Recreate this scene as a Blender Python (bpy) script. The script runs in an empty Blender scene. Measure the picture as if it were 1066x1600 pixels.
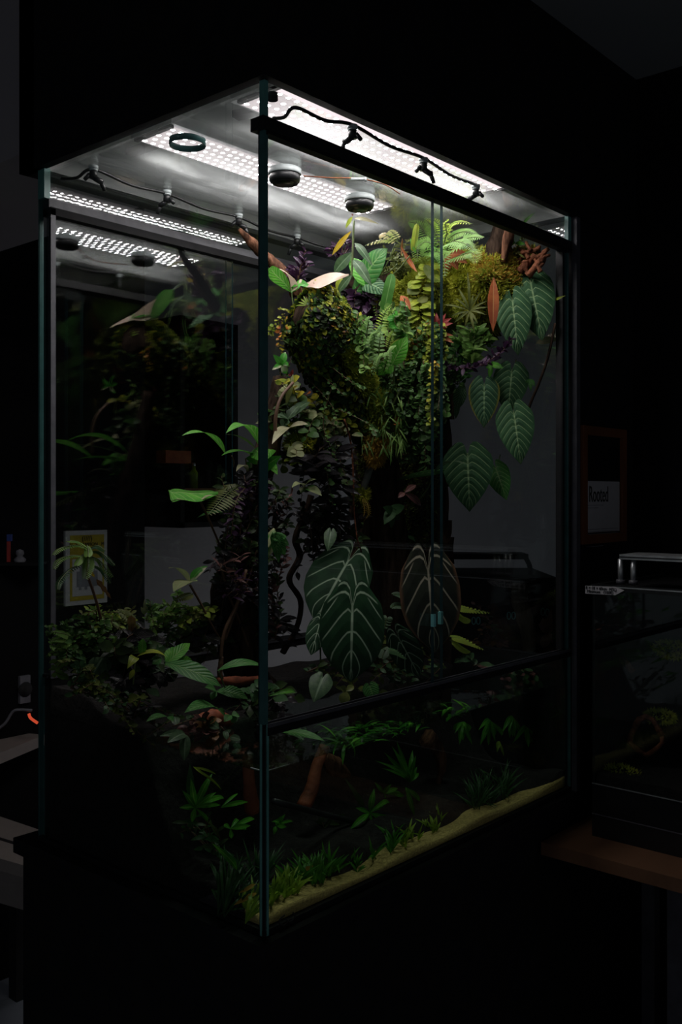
import bpy, math, random
from mathutils import Vector, Matrix, noise as mnoise
PI = math.pi
V3 = Vector
sc = bpy.context.scene
# ------------------------------------------------------------------ camera, world, exposure
HT = 1.22                                   # height of the glass tank
CZ = 1.40                                   # eye height
F = 1511.0                                  # focal length in pixels of the 1066x1600 frame
HOR = 773.0                                 # row of the horizon
TH = math.radians(41.2)
FWD = V3((math.cos(TH), math.sin(TH), 0)); RGT = V3((math.sin(TH), -math.cos(TH), 0)); UP = V3((0, 0, 1))
CAM = FWD * (-1.125 * HT) + RGT * (0.0893 * HT) + V3((0, 0, CZ))
Z0 = CZ - 0.515 * HT                        # underside of the tank
Z1 = Z0 + HT                                # upper rim of the tank
W, D = 0.743 * HT, 0.481 * HT               # tank size along x and y
cd = bpy.data.cameras.new('camera'); cam = bpy.data.objects.new('camera', cd); sc.collection.objects.link(cam)
cam.location = CAM; cam.rotation_euler = (PI / 2, 0, TH - PI / 2)
cd.sensor_fit = 'VERTICAL'; cd.sensor_height = 36.0; cd.lens = F / 1600 * 36.0
cd.shift_y = (HOR - 800.0) / 1600.0; cd.clip_start = 0.02; cd.clip_end = 60
sc.camera = cam
sc.view_settings.view_transform = 'Standard'; sc.view_settings.look = 'None'
sc.view_settings.gamma = 1; sc.view_settings.use_curve_mapping = False
sc.view_settings.exposure = 0.0
wd = bpy.data.worlds.new('world'); sc.world = wd; wd.use_nodes = True
wd.node_tree.nodes['Background'].inputs[0].default_value = (0.85, 0.9, 1.0, 1)
wd.node_tree.nodes['Background'].inputs[1].default_value = 0.062
LED_POWER = 116.0
FILL_LAMP = 9.0
sc.cycles.use_denoising = True
sc.cycles.max_bounces = 10; sc.cycles.transparent_max_bounces = 40
sc.cycles.diffuse_bounces = 3; sc.cycles.glossy_bounces = 4
sc.cycles.sample_clamp_indirect = 4.0
sc.cycles.caustics_reflective = False; sc.cycles.caustics_refractive = False

def ray(px, py): return FWD + RGT * ((px - 533.0) / F) + UP * ((HOR - py) / F)
def Ux(px, py, u): r = ray(px, py); return CAM + r * ((u - CAM.x) / r.x)
def Vy(px, py, v): r = ray(px, py); return CAM + r * ((v - CAM.y) / r.y)
def Zz(px, py, z): r = ray(px, py); return CAM + r * ((z - CAM.z) / r.z)
def Dd(px, py, d): return CAM + ray(px, py) * d

# ------------------------------------------------------------------ materials
def new_mat(name):
    m = bpy.data.materials.new(name); m.use_nodes = True
    nt = m.node_tree; nt.nodes.clear()
    return m, nt, nt.nodes.new('ShaderNodeOutputMaterial')
def N(nt, typ, **kw):
    n = nt.nodes.new(typ)
    for k, v in kw.items(): setattr(n, k, v)
    return n
def math_n(nt, op, a, b=None, c=None, clamp=False):
    n = N(nt, 'ShaderNodeMath', operation=op, use_clamp=clamp)
    for i, x in enumerate((a, b, c)):
        if x is None: continue
        if isinstance(x, (int, float)): n.inputs[i].default_value = x
        else: nt.links.new(x, n.inputs[i])
    return n.outputs[0]
def mixc(nt, f, a, b):
    n = N(nt, 'ShaderNodeMix', data_type='RGBA')
    for i, x in ((0, f), (6, a), (7, b)):
        if isinstance(x, (int, float)): n.inputs[i].default_value = x
        elif isinstance(x, tuple): n.inputs[i].default_value = (*x, 1) if len(x) == 3 else x
        else: nt.links.new(x, n.inputs[i])
    return n.outputs[2]
def noise_n(nt, scale, detail=3, coord='Object', stretch=None, rough=.55):
    tc = N(nt, 'ShaderNodeTexCoord'); n = N(nt, 'ShaderNodeTexNoise')
    n.inputs['Scale'].default_value = scale; n.inputs['Detail'].default_value = detail; n.inputs['Roughness'].default_value = rough
    src = tc.outputs[coord]
    if stretch:
        mp = N(nt, 'ShaderNodeMapping'); mp.inputs['Scale'].default_value = stretch
        nt.links.new(src, mp.inputs[0]); src = mp.outputs[0]
    nt.links.new(src, n.inputs['Vector'])
    return n.outputs['Fac']
def mrange(nt, x, a, b, c=0., d=1.):
    n = N(nt, 'ShaderNodeMapRange'); nt.links.new(x, n.inputs[0])
    for i, v in zip((1, 2, 3, 4), (a, b, c, d)): n.inputs[i].default_value = v
    return n.outputs[0]
def plain(name, col, rough=.6, metal=0., var=.25, scale=30, bump=0., spec=.5, stretch=None):
    """matt or glossy surface with gentle colour variation"""
    m, nt, o = new_mat(name)
    b = N(nt, 'ShaderNodeBsdfPrincipled'); f = noise_n(nt, scale, 4, stretch=stretch)
    c = mixc(nt, mrange(nt, f, .3, .7), tuple(x * (1 - var) for x in col), tuple(min(1, x * (1 + var)) for x in col))
    nt.links.new(c, b.inputs['Base Color']); b.inputs['Roughness'].default_value = rough; b.inputs['Metallic'].default_value = metal
    b.inputs['Specular IOR Level'].default_value = spec
    if bump:
        bp = N(nt, 'ShaderNodeBump'); bp.inputs['Strength'].default_value = bump; bp.inputs['Distance'].default_value = .008
        nt.links.new(f, bp.inputs['Height']); nt.links.new(bp.outputs[0], b.inputs['Normal'])
    nt.links.new(b.outputs[0], o.inputs[0])
    return m
def fresnel(nt, f0, gain=1.0):
    g = N(nt, 'ShaderNodeNewGeometry'); d = N(nt, 'ShaderNodeVectorMath', operation='DOT_PRODUCT')
    nt.links.new(g.outputs['Normal'], d.inputs[0]); nt.links.new(g.outputs['Incoming'], d.inputs[1])
    c = math_n(nt, 'SUBTRACT', 1.0, math_n(nt, 'ABSOLUTE', d.outputs['Value']), clamp=True)
    p = math_n(nt, 'POWER', c, 5.0)
    return math_n(nt, 'MULTIPLY', math_n(nt, 'MULTIPLY_ADD', p, 1 - f0, f0), gain, clamp=True)
def glass(name, f0=.04, tint=(.97, 1, .99), haze=0., hz_scale=3, stretch=(1, 1, 1), rough=0.0, hz_lo=.45, hz_hi=.8, wave=0.):
    m, nt, o = new_mat(name)
    tr = N(nt, 'ShaderNodeBsdfTransparent'); tr.inputs[0].default_value = (*tint, 1)
    gl = N(nt, 'ShaderNodeBsdfGlossy'); gl.inputs['Roughness'].default_value = rough; gl.inputs['Color'].default_value = (1, 1, 1, 1)
    base = tr.outputs[0]
    if haze:
        df = N(nt, 'ShaderNodeBsdfDiffuse'); df.inputs[0].default_value = (.8, .85, .84, 1)
        tl = N(nt, 'ShaderNodeBsdfTranslucent'); tl.inputs[0].default_value = (.8, .86, .85, 1)
        ad = N(nt, 'ShaderNodeMixShader'); ad.inputs[0].default_value = .5
        nt.links.new(df.outputs[0], ad.inputs[1]); nt.links.new(tl.outputs[0], ad.inputs[2])
        f = mrange(nt, noise_n(nt, hz_scale, 6, stretch=stretch, rough=.6), hz_lo, hz_hi, 0.15 * haze, haze)
        mx = N(nt, 'ShaderNodeMixShader'); nt.links.new(f, mx.inputs[0]); nt.links.new(base, mx.inputs[1]); nt.links.new(ad.outputs[0], mx.inputs[2])
        base = mx.outputs[0]
    ms = N(nt, 'ShaderNodeMixShader'); nt.links.new(fresnel(nt, f0), ms.inputs[0])
    nt.links.new(base, ms.inputs[1]); nt.links.new(gl.outputs[0], ms.inputs[2]); nt.links.new(ms.outputs[0], o.inputs[0])
    if wave:
        bp = N(nt, 'ShaderNodeBump'); bp.inputs['Strength'].default_value = wave; bp.inputs['Distance'].default_value = .01
        nt.links.new(noise_n(nt, 18, 2), bp.inputs['Height']); nt.links.new(bp.outputs[0], gl.inputs['Normal'])
    return m
def leafmat(name, col, col2=None, vein=None, ribs=0, vw=.1, mid=.02, slope=.55, mottle=0., mscale=40, rough=.42, trans=.25, edge=None, patch=None, pthr=.5, bump=.4, spec=.2, pscale=25, lobev=False):
    """leaf: colour with noise variation, midrib and side veins drawn along the blade's own UV, patches of a second colour (variegation)"""
    m, nt, o = new_mat(name)
    b = N(nt, 'ShaderNodeBsdfPrincipled'); b.inputs['Roughness'].default_value = rough; b.inputs['Specular IOR Level'].default_value = spec
    col2 = col2 or tuple(x * .6 for x in col)
    f = noise_n(nt, mscale, 3)
    c = mixc(nt, mrange(nt, f, .35, .68), col2, col)
    uv = N(nt, 'ShaderNodeTexCoord'); sp = N(nt, 'ShaderNodeSeparateXYZ'); nt.links.new(uv.outputs['UV'], sp.inputs[0])
    a = math_n(nt, 'ABSOLUTE', math_n(nt, 'MULTIPLY_ADD', sp.outputs[0], 2., -1.))
    y = sp.outputs[1]
    if patch:
        pf = mrange(nt, noise_n(nt, pscale, 2), pthr - .03, pthr + .03)
        c = mixc(nt, pf, c, patch)
    if edge:
        c = mixc(nt, mrange(nt, a, .86, .97), c, edge)
    if vein:
        mf = mrange(nt, a, mid, mid * 2.2, 1., 0.)
        vf = mf
        if ribs:
            ph = math_n(nt, 'SUBTRACT', y, math_n(nt, 'MULTIPLY', math_n(nt, 'POWER', a, .8), slope * .5))
            ph = math_n(nt, 'FRACT', math_n(nt, 'MULTIPLY_ADD', ph, float(ribs), 8.))
            dd = math_n(nt, 'ABSOLUTE', math_n(nt, 'SUBTRACT', ph, .5))
            rf = mrange(nt, dd, vw * .4, vw, 1., 0.)
            rf = math_n(nt, 'MULTIPLY', rf, mrange(nt, a, .82, .95, 1., 0.))
            if lobev:                                    # veins that turn back into the basal lobes
                rf = math_n(nt, 'MULTIPLY', rf, mrange(nt, y, .13, .17))
                for k0, k1, e1 in ((.015, .02, .62), (.06, .10, .80)):
                    dl = math_n(nt, 'ABSOLUTE', math_n(nt, 'SUBTRACT', y, math_n(nt, 'MULTIPLY_ADD', a, k1, k0)))
                    rf = math_n(nt, 'MAXIMUM', rf, math_n(nt, 'MULTIPLY', mrange(nt, dl, .006, .013, 1., 0.), mrange(nt, a, e1, e1 + .08, 1., 0.)))
            vf = math_n(nt, 'MAXIMUM', mf, rf)
            bp = N(nt, 'ShaderNodeBump'); bp.inputs['Strength'].default_value = bump; bp.inputs['Distance'].default_value = .003
            nt.links.new(dd, bp.inputs['Height']); nt.links.new(bp.outputs[0], b.inputs['Normal'])
        c = mixc(nt, vf, c, vein)
    nt.links.new(c, b.inputs['Base Color'])
    if trans:
        tl = N(nt, 'ShaderNodeBsdfTranslucent'); nt.links.new(c, tl.inputs[0])
        ms = N(nt, 'ShaderNodeMixShader'); ms.inputs[0].default_value = trans
        nt.links.new(b.outputs[0], ms.inputs[1]); nt.links.new(tl.outputs[0], ms.inputs[2]); nt.links.new(ms.outputs[0], o.inputs[0])
    else: nt.links.new(b.outputs[0], o.inputs[0])
    return m
def emit(name, col, s):
    m, nt, o = new_mat(name); e = N(nt, 'ShaderNodeEmission'); e.inputs[0].default_value = (*col, 1); e.inputs[1].default_value = s
    nt.links.new(e.outputs[0], o.inputs[0]); return m
M = {}
M['glass'] = glass('clear_glass'); M['lid'] = glass('lid_glass', haze=.30, hz_scale=3.0, stretch=(1.2, 6, 1))
M['glass_back'] = glass('back_glass', f0=.10)
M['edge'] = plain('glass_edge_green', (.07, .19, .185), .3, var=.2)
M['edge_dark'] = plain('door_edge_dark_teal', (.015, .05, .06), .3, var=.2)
M['edge_lit'] = plain('lit_glass_edge', (.16, .42, .38), .3, var=.2)  # light caught in the glass edges is put into this paler colour
M['black'] = plain('matt_black_paint', (.012, .012, .013), .7, spec=.2)
M['rail'] = plain('black_aluminium_rail', (.02, .02, .022), .4, spec=.4)
M['rail_grey'] = plain('grey_rail_edge', (.10, .10, .115), .45)
M['inner'] = plain('hood_lining', (.5, .53, .52), .6, scale=4, bump=.1)
M['grey_wall'] = plain('grey_wall_paint', (.44, .41, .43), .9, scale=2, var=.05)
M['dark_wall'] = plain('charcoal_wall_paint', (.012, .012, .013), .95, spec=.08, scale=2, var=.1)
M['ceil'] = plain('ceiling_paint', (.38, .40, .40), .9, scale=2, var=.05)
M['floor'] = plain('floor_vinyl', (.30, .33, .38), .6, scale=3, var=.15)
M['plastic'] = plain('black_plastic', (.014, .015, .016), .35)
M['white_pl'] = plain('pale_plastic', (.45, .5, .5), .4)
M['steel'] = plain('brushed_aluminium', (.55, .57, .58), .35, metal=.7)
M['led'] = emit('led_diffuser', (.95, .76, .80), 1.3); M['led_dot'] = emit('led_dot', (1, .85, .88), LED_POWER)
M['bark'] = plain('brown_bark', (.13, .06, .035), .9, scale=70, var=.85, bump=1, stretch=(1, 1, .18), spec=.1)
M['cork'] = plain('red_brown_cork_bark', (.20, .075, .04), .9, scale=60, var=.8, bump=1, spec=.1)
M['darkbark'] = plain('dark_wet_bark', (.04, .026, .018), .9, scale=70, var=.9, bump=1, spec=.06, stretch=(1, 1, .2))
M['greybark'] = plain('grey_twig', (.16, .17, .15), .7, scale=40, var=.4, bump=.5)
M['redwood'] = plain('red_waterlogged_wood', (.33, .09, .04), .7, scale=30, var=.5, bump=.6)
M['soil'] = plain('black_soil', (.009, .007, .006), .95, scale=60, var=.6, bump=1)
M['sand'] = plain('golden_sand', (.52, .38, .13), .95, scale=220, var=.35, bump=.4)
M['stem'] = plain('green_stem', (.10, .14, .04), .5)
M['bstem'] = plain('brown_stem', (.12, .06, .03), .6)
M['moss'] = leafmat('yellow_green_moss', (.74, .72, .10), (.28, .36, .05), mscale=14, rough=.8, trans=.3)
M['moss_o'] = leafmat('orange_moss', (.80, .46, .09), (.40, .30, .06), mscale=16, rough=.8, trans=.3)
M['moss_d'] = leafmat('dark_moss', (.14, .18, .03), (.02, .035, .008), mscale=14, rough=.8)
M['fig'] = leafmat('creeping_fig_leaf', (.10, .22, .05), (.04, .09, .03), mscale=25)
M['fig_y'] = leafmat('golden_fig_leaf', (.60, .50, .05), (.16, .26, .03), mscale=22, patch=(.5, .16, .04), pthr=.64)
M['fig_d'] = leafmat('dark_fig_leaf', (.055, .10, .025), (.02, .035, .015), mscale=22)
M['fern'] = leafmat('fern_green', (.30, .48, .12), (.13, .28, .06), mscale=18, trans=.35)
M['fern_y'] = leafmat('fern_yellow', (.45, .55, .08), (.25, .40, .06), mscale=18, trans=.35)
M['fern_p'] = leafmat('fern_pink_tinged', (.62, .50, .30), (.30, .42, .10), mscale=25, trans=.3)
M['fern_o'] = leafmat('fern_olive', (.20, .22, .06), (.10, .13, .035), mscale=18, trans=.3)
M['fern_d'] = leafmat('fern_dark', (.07, .16, .06), (.03, .08, .03), mscale=18, trans=.3)
M['green'] = leafmat('fresh_green_leaf', (.12, .42, .04), (.06, .28, .03), vein=(.3, .5, .15), ribs=8, vw=.09, mid=.03)
M['strap'] = leafmat('strap_green_leaf', (.10, .30, .06), (.07, .2, .04), vein=(.2, .4, .12), mid=.05)
M['silver'] = leafmat('silver_green_leaf', (.10, .17, .08), (.05, .10, .05), mscale=120, vein=(.2, .3, .18), mid=.06)
M['yellow'] = leafmat('yellow_leaf', (.55, .38, .02), (.35, .26, .03), vein=(.6, .4, .1), mid=.06)
M['lime'] = leafmat('lime_shingle_leaf', (.40, .46, .05), (.22, .30, .04), vein=(.5, .5, .1), mid=.05)
M['orange'] = leafmat('orange_leaf', (.55, .16, .05), (.36, .09, .04), vein=(.6, .3, .12), mid=.05)
M['red'] = leafmat('red_leaf', (.50, .07, .06), (.36, .06, .06), vein=(.5, .2, .15), mid=.06)
M['purple'] = leafmat('purple_leaf', (.06, .022, .062), (.022, .010, .026), mscale=50)
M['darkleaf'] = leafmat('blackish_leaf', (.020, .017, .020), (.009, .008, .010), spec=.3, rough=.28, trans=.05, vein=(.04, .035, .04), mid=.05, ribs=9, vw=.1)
M['phil'] = leafmat('velvet_green_leaf', (.060, .155, .065), (.035, .10, .045), spec=.18, vein=(.28, .42, .20), ribs=9, vw=.08, mid=.022, rough=.6, bump=1.0, trans=.12)
M['phil_y'] = leafmat('velvet_leaf_yellow_edge', (.05, .13, .065), (.035, .10, .05), spec=.18, vein=(.22, .36, .17), ribs=9, vw=.08, mid=.03, rough=.6, bump=1.0, edge=(.34, .30, .05), trans=.12)
M['anth'] = leafmat('dark_velvet_leaf_white_veins', (.016, .060, .022), (.010, .036, .015), vein=(.34, .45, .31), lobev=True, ribs=4.3, vw=.065, mid=.022, slope=.85, spec=.12, rough=.6, bump=.8, trans=.08)
M['anth_r'] = leafmat('bronze_velvet_leaf_pale_veins', (.030, .038, .024), (.020, .022, .017), vein=(.40, .37, .27), lobev=True, ribs=3.8, vw=.065, mid=.022, slope=.9, spec=.12, rough=.6, bump=.8, trans=.08, edge=(.16, .09, .05))
M['pale'] = leafmat('cream_green_leaf', (.52, .52, .28), (.36, .42, .20), vein=(.5, .6, .3), mid=.03, patch=(.08, .3, .05), pthr=.62, trans=.3)
M['pink'] = leafmat('pink_white_leaf', (.62, .44, .36), (.55, .44, .33), vein=(.55, .45, .38), mid=.03, trans=.3)
M['varieg'] = leafmat('white_splashed_leaf', (.08, .40, .04), (.05, .26, .03), vein=(.25, .5, .12), mid=.03, patch=(.72, .66, .5), pthr=.58, trans=.3)
M['cream'] = leafmat('cream_leaf', (.50, .46, .30), (.36, .36, .2), vein=(.5, .5, .3), mid=.04, trans=.3)
M['mid_g'] = leafmat('mid_green_leaf', (.06, .24, .05), (.035, .14, .03), vein=(.2, .36, .12), ribs=9, vw=.1, mid=.03)
M['band'] = leafmat('banded_leaf', (.05, .15, .05), (.03, .1, .04), vein=(.22, .34, .2), ribs=10, vw=.25, mid=.03)
M['brown'] = leafmat('dead_brown_leaf', (.30, .15, .05), (.2, .09, .03), vein=(.3, .2, .1), mid=.04)
M['aq'] = leafmat('aquatic_green_leaf', (.10, .38, .03), (.04, .20, .02), vein=(.2, .45, .08), mid=.06, trans=.4)
M['aq_y'] = leafmat('aquatic_lime_leaf', (.36, .52, .04), (.18, .34, .03), vein=(.4, .5, .1), mid=.06, trans=.4)
M['aq_o'] = leafmat('aquatic_amber_leaf', (.45, .26, .04), (.3, .2, .03), mid=.06, trans=.3)
M['aq_d'] = leafmat('aquatic_dark_leaf', (.05, .13, .04), (.02, .07, .02), mid=.06, trans=.3)
M['postwood'] = plain('brightened_post_wood', (.50, .40, .28), .9, scale=40, var=.5, bump=.8, spec=.1, stretch=(1, 1, .2))  # wood colour lightened to make up for missing light on the post
M['rosy_bright'] = leafmat('brightened_rosy_leaf', (.62, .36, .33), (.45, .24, .22), trans=.2)  # lightened copy of the rosy leaf, making up for missing light
M['rosy'] = leafmat('rosy_leaf', (.20, .085, .08), (.12, .055, .05), vein=(.3, .2, .15), mid=.05)
M['wood_frame'] = plain('warm_wood', (.22, .075, .028), .5, scale=12, var=.35, stretch=(1, 1, .2))
M['table'] = plain('walnut_laminate', (.20, .10, .055), .35, scale=10, var=.35, stretch=(.3, 1, 1))
M['paper'] = plain('white_paper', (.62, .6, .62), .8, var=.03)
M['paper_y'] = plain('yellow_print', (.50, .38, .03), .8, var=.1)
M['ink'] = plain('black_ink', (.02, .02, .02), .8)
M['greyp'] = plain('grey_print', (.25, .25, .28), .8)
M['white_furn'] = plain('off_white_furniture', (.40, .35, .32), .6, var=.05)
M['redp'] = plain('red_packaging', (.5, .05, .04), .5); M['bluep'] = plain('blue_packaging', (.04, .08, .35), .5)
M['teal'] = plain('lightened_teal', (.30, .85, .82), .2)  # teal lightened to make up for missing light on the rings
M['greenb'] = plain('green_bottle', (.25, .4, .02), .3); M['amberb'] = plain('amber_glint_box', (.35, .08, .02), .5)
M['card'] = plain('brown_cardboard', (.22, .13, .08), .9)
M['ring_red'] = emit('red_led_cable', (1, .12, .05), .5)
M['glint_o'] = emit('orange_glint', (1, .22, .03), 1.1)  # orange glow standing in for a reflection

# ------------------------------------------------------------------ object helpers
C = sc.collection
def empty(name, label, cat, loc, group=None):
    o = bpy.data.objects.new(name, None); C.objects.link(o); o.location = loc; o.empty_display_size = .02
    o['label'] = label; o['category'] = cat
    if group: o['group'] = group
    return o
def tag(o, label, cat, group=None):
    o['label'] = label; o['category'] = cat
    if group: o['group'] = group
    return o
class MB:
    def __init__(s): s.v = []; s.f = []; s.uv = []; s.m = []
    def face(s, idx, uvs=None, mi=0):
        s.f.append(tuple(idx)); s.m.append(mi); s.uv.extend(uvs if uvs else [(0.5, .5)] * len(idx))
    def build(s, name, mats, parent=None, smooth=True, kind=None, label=None):
        me = bpy.data.meshes.new(name)
        off = V3(parent.location) if parent is not None and parent.parent is None else V3((0, 0, 0))
        if parent is not None and parent.parent is not None:
            q = parent
            while q is not None: off += V3(q.location); q = q.parent
        me.from_pydata([tuple(V3(p) - off) for p in s.v], [], s.f)
        for m in (mats if isinstance(mats, (list, tuple)) else [mats]): me.materials.append(M[m] if isinstance(m, str) else m)
        me.polygons.foreach_set('material_index', s.m)
        l = me.uv_layers.new(name='UVMap'); l.data.foreach_set('uv', [c for t in s.uv for c in t])
        if smooth: me.polygons.foreach_set('use_smooth', [True] * len(s.f))
        me.update()
        o = bpy.data.objects.new(name, me); C.objects.link(o)
        if parent is not None: o.parent = parent
        if kind: o['kind'] = kind
        if label: o['label'] = label
        return o
    def box(s, a, b, mi=0, rot=0, ctr=None):
        i = len(s.v)
        for z in (a[2], b[2]):
            for x, y in ((a[0], a[1]), (b[0], a[1]), (b[0], b[1]), (a[0], b[1])):
                p = V3((x, y, z))
                if rot:
                    c = V3(ctr); p = c + Matrix.Rotation(rot, 3, 'Z') @ (p - c)
                s.v.append(p)
        for q in ((3, 2, 1, 0), (4, 5, 6, 7), (0, 1, 5, 4), (1, 2, 6, 5), (2, 3, 7, 6), (3, 0, 4, 7)):
            s.face([i + k for k in q], [(0, 0), (1, 0), (1, 1), (0, 1)], mi)
        return s
    def cyl(s, a, b, r, r2=None, n=14, mi=0):
        a, b = V3(a), V3(b); r2 = r if r2 is None else r2
        d = (b - a).normalized(); x = d.orthogonal().normalized(); y = d.cross(x); i = len(s.v)
        for p, rr in ((a, r), (b, r2)):
            for k in range(n):
                t = 2 * PI * k / n; s.v.append(p + x * (math.cos(t) * rr) + y * (math.sin(t) * rr))
        for k in range(n):
            j = (k + 1) % n; s.face((i + k, i + j, i + n + j, i + n + k), None, mi)
        s.face([i + n - 1 - k for k in range(n)], None, mi); s.face([i + n + k for k in range(n)], None, mi)
        return s
    def lathe(s, c, prof, n=20, mi=0):
        c = V3(c); i = len(s.v)
        for r, z in prof:
            for k in range(n):
                t = 2 * PI * k / n; s.v.append(c + V3((math.cos(t) * r, math.sin(t) * r, z)))
        for q in range(len(prof) - 1):
            for k in range(n):
                j = (k + 1) % n; s.face((i + q * n + k, i + q * n + j, i + (q + 1) * n + j, i + (q + 1) * n + k), None, mi)
        return s
    def tube(s, pts, r0, r1=None, n=6, mi=0, rough=0., rnd=None):
        r1 = r0 if r1 is None else r1; L = len(pts); i = len(s.v); x = None
        for q, p in enumerate(pts):
            d = (pts[min(q + 1, L - 1)] - pts[max(q - 1, 0)]).normalized()
            if x is None: x = d.orthogonal().normalized()
            x = (x - d * x.dot(d)).normalized(); y = d.cross(x)
            t = q / (L - 1)
            rr = r0[q] if isinstance(r0, list) else r0 + (r1 - r0) * t
            for k in range(n):
                a = 2 * PI * k / n; dv = x * math.cos(a) + y * math.sin(a); e = 1.
                if rough: e += rough * (mnoise.noise(V3((math.cos(a) * 2.2, math.sin(a) * 2.2, q * .12 + pts[0].x * 9))) * 1.3 + .5 * mnoise.noise((p + dv * rr) * (.9 / max(rr, .006))))
                s.v.append(p + dv * (rr * e))
        for q in range(L - 1):
            for k in range(n):
                j = (k + 1) % n; s.face((i + q * n + k, i + q * n + j, i + (q + 1) * n + j, i + (q + 1) * n + k), None, mi)
        s.face([i + n - 1 - k for k in range(n)], None, mi); s.face([i + (L - 1) * n + k for k in range(n)], None, mi)
        return s
def spline(pts, n):
    P = [V3(p) for p in pts]; P = [P[0] * 2 - P[1]] + P + [P[-1] * 2 - P[-2]]; out = []
    segs = len(P) - 3
    for i in range(n):
        t = i / (n - 1) * segs; k = min(int(t), segs - 1); t -= k
        a, b, c, d = P[k:k + 4]
        out.append(.5 * ((2 * b) + (c - a) * t + (2 * a - 5 * b + 4 * c - d) * t * t + (3 * b - a - 3 * c + d) * t ** 3))
    return out
PROF = {'heart': ([(0, .70), (.1, .93), (.2, 1), (.35, .97), (.5, .85), (.65, .66), (.8, .4), (.92, .15), (1, 0)], .24),
        'oval': ([(0, .60), (.12, .88), (.3, 1), (.5, .98), (.65, .85), (.8, .58), (.92, .25), (1, 0)], .32),
        'arrow': ([(0, .52), (.1, .8), (.25, .82), (.5, .62), (.75, .32), (1, 0)], .5),
        'lance': ([(0, .06), (.15, .55), (.35, .95), (.5, 1), (.7, .8), (.85, .45), (1, 0)], 0),
        'strap': ([(0, .6), (.1, 1), (.7, 1), (.9, .8), (1, .3)], 0),
        'round': ([(0, .15), (.2, .8), (.5, 1), (.8, .75), (1, .1)], 0),
        'lobed': ([(0, .3), (.15, 1), (.3, .55), (.45, .95), (.6, .4), (.75, .6), (.9, .2), (1, 0)], .1)}
def interp(tab, t):
    for (a, x), (b, y) in zip(tab, tab[1:]):
        if t <= b: q = (t - a) / (b - a); return x + (y - x) * q
    return tab[-1][1]
def leaf(mb, A, B, Wd, nh=None, style='lance', bend=.12, fold=.15, nt=8, ns=4, mi=0, quilt=0., wave=0., ripple=3):
    A, B = V3(A), V3(B); d = B - A; L = max(d.length, 1e-5); d = d / L
    nh = V3(nh) if nh is not None else (CAM - A).normalized() + UP * .3
    sd = d.cross(nh)
    if sd.length < 1e-4: sd = d.orthogonal()
    sd.normalize(); n = sd.cross(d)
    tab, lobe = PROF[style]; i0 = len(mb.v)
    for i in range(nt + 1):
        t = i / nt; w = interp(tab, t) * Wd / 2
        for j in range(ns + 1):
            s = 2 * j / ns - 1; a = abs(s); x = w * s
            y = L * t - lobe * L * math.sin(PI * .82 * a ** .6) * (1 - t) ** 2.2
            z = bend * L * 4 * t * (1 - t) + fold * abs(x)
            if lobe: z -= .5 * fold * abs(x) * (1 - t) + .25 * a * a * w * .6
            if quilt: z += quilt * Wd * math.sin((t - .3 * a) * 2 * PI * 8) * a * (1.2 - a) * .3
            if wave: z += wave * Wd * a * math.sin(t * ripple * PI + (1 if s > 0 else 2.2))
            mb.v.append(A + d * y + sd * x + n * z)
    for i in range(nt):
        for j in range(ns):
            q = i0 + i * (ns + 1) + j
            mb.face((q, q + 1, q + ns + 2, q + ns + 1),
                    [(j / ns, i / nt), ((j + 1) / ns, i / nt), ((j + 1) / ns, (i + 1) / nt), (j / ns, (i + 1) / nt)], mi)
def rvec(r): return V3((r.gauss(0, 1), r.gauss(0, 1), r.gauss(0, 1))).normalized()
def fern(mb, pts, plen, n=18, nh=None, mi=0, smi=1, prof=None, pw=.22, droop=.2, sweep=.35, r=.0012):
    P = spline(pts, n + 2); mb.tube(P, r, r * .4, 5, smi)
    for i in range(1, n + 1):
        t = i / (n + 1); d = (P[i + 1] - P[i - 1]).normalized()
        nn = V3(nh) if nh is not None else (CAM - P[i]).normalized() + UP
        sd = d.cross(nn).normalized(); w = plen * (math.sin(PI * min(1, t ** .7 * .93 + .07)) ** .7 if prof is None else prof(t))
        for s in (-1, 1):
            B = P[i] + sd * (s * w) + d * (w * sweep) - UP * (w * droop)
            leaf(mb, P[i], B, w * pw + plen * .05, nn, 'lance', .05, .1, 4, 2, mi)
def vine(st, lf, pts, size, n, rnd, style='round', mi=0, r=.001, aspect=.7, spread=1., jitter=.35, up=.4, n_t=4, smi=0, vary=.3):
    P = spline(pts, max(6, n)); st.tube(P, r, r * .5, 4, smi)
    for i in range(n):
        t = (i + .5) / n; k = min(int(t * (len(P) - 1)), len(P) - 2)
        p = P[k].lerp(P[k + 1], t * (len(P) - 1) - k); d = (P[k + 1] - P[k]).normalized()
        a = d.cross(UP + rvec(rnd) * .3).normalized() * (1 if i % 2 else -1)
        dr = (a * spread + d * .5 + rvec(rnd) * jitter + UP * .1).normalized(); L = size * (1 + rnd.uniform(-vary, vary))
        nh = UP * up + (CAM - p).normalized() * (1 - up) * .8 + rvec(rnd) * .35
        leaf(lf, p, p + dr * L, L * aspect, nh, style, .08, .15, n_t, 2, mi)
def moss(mb, samp, n, h, rnd, mi=0, w=.0016):
    """short tufts standing out of a surface; samp() gives a point and its normal"""
    for _ in range(n):
        p, nn = samp(); d = (nn + rvec(rnd) * .75).normalized() * (h * rnd.uniform(.4, 1.3)); s = d.orthogonal().normalized()
        s = Matrix.Rotation(rnd.uniform(0, 6.28), 3, d.normalized()) @ s * w * rnd.uniform(.7, 1.5); i = len(mb.v)
        m = p + d * .55 + rvec(rnd) * h * .15
        mb.v += [p - s, p + s, m + s * .8, m - s * .8, p + d]
        mb.face((i, i + 1, i + 2, i + 3), None, mi); mb.face((i + 3, i + 2, i + 4), None, mi)
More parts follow.
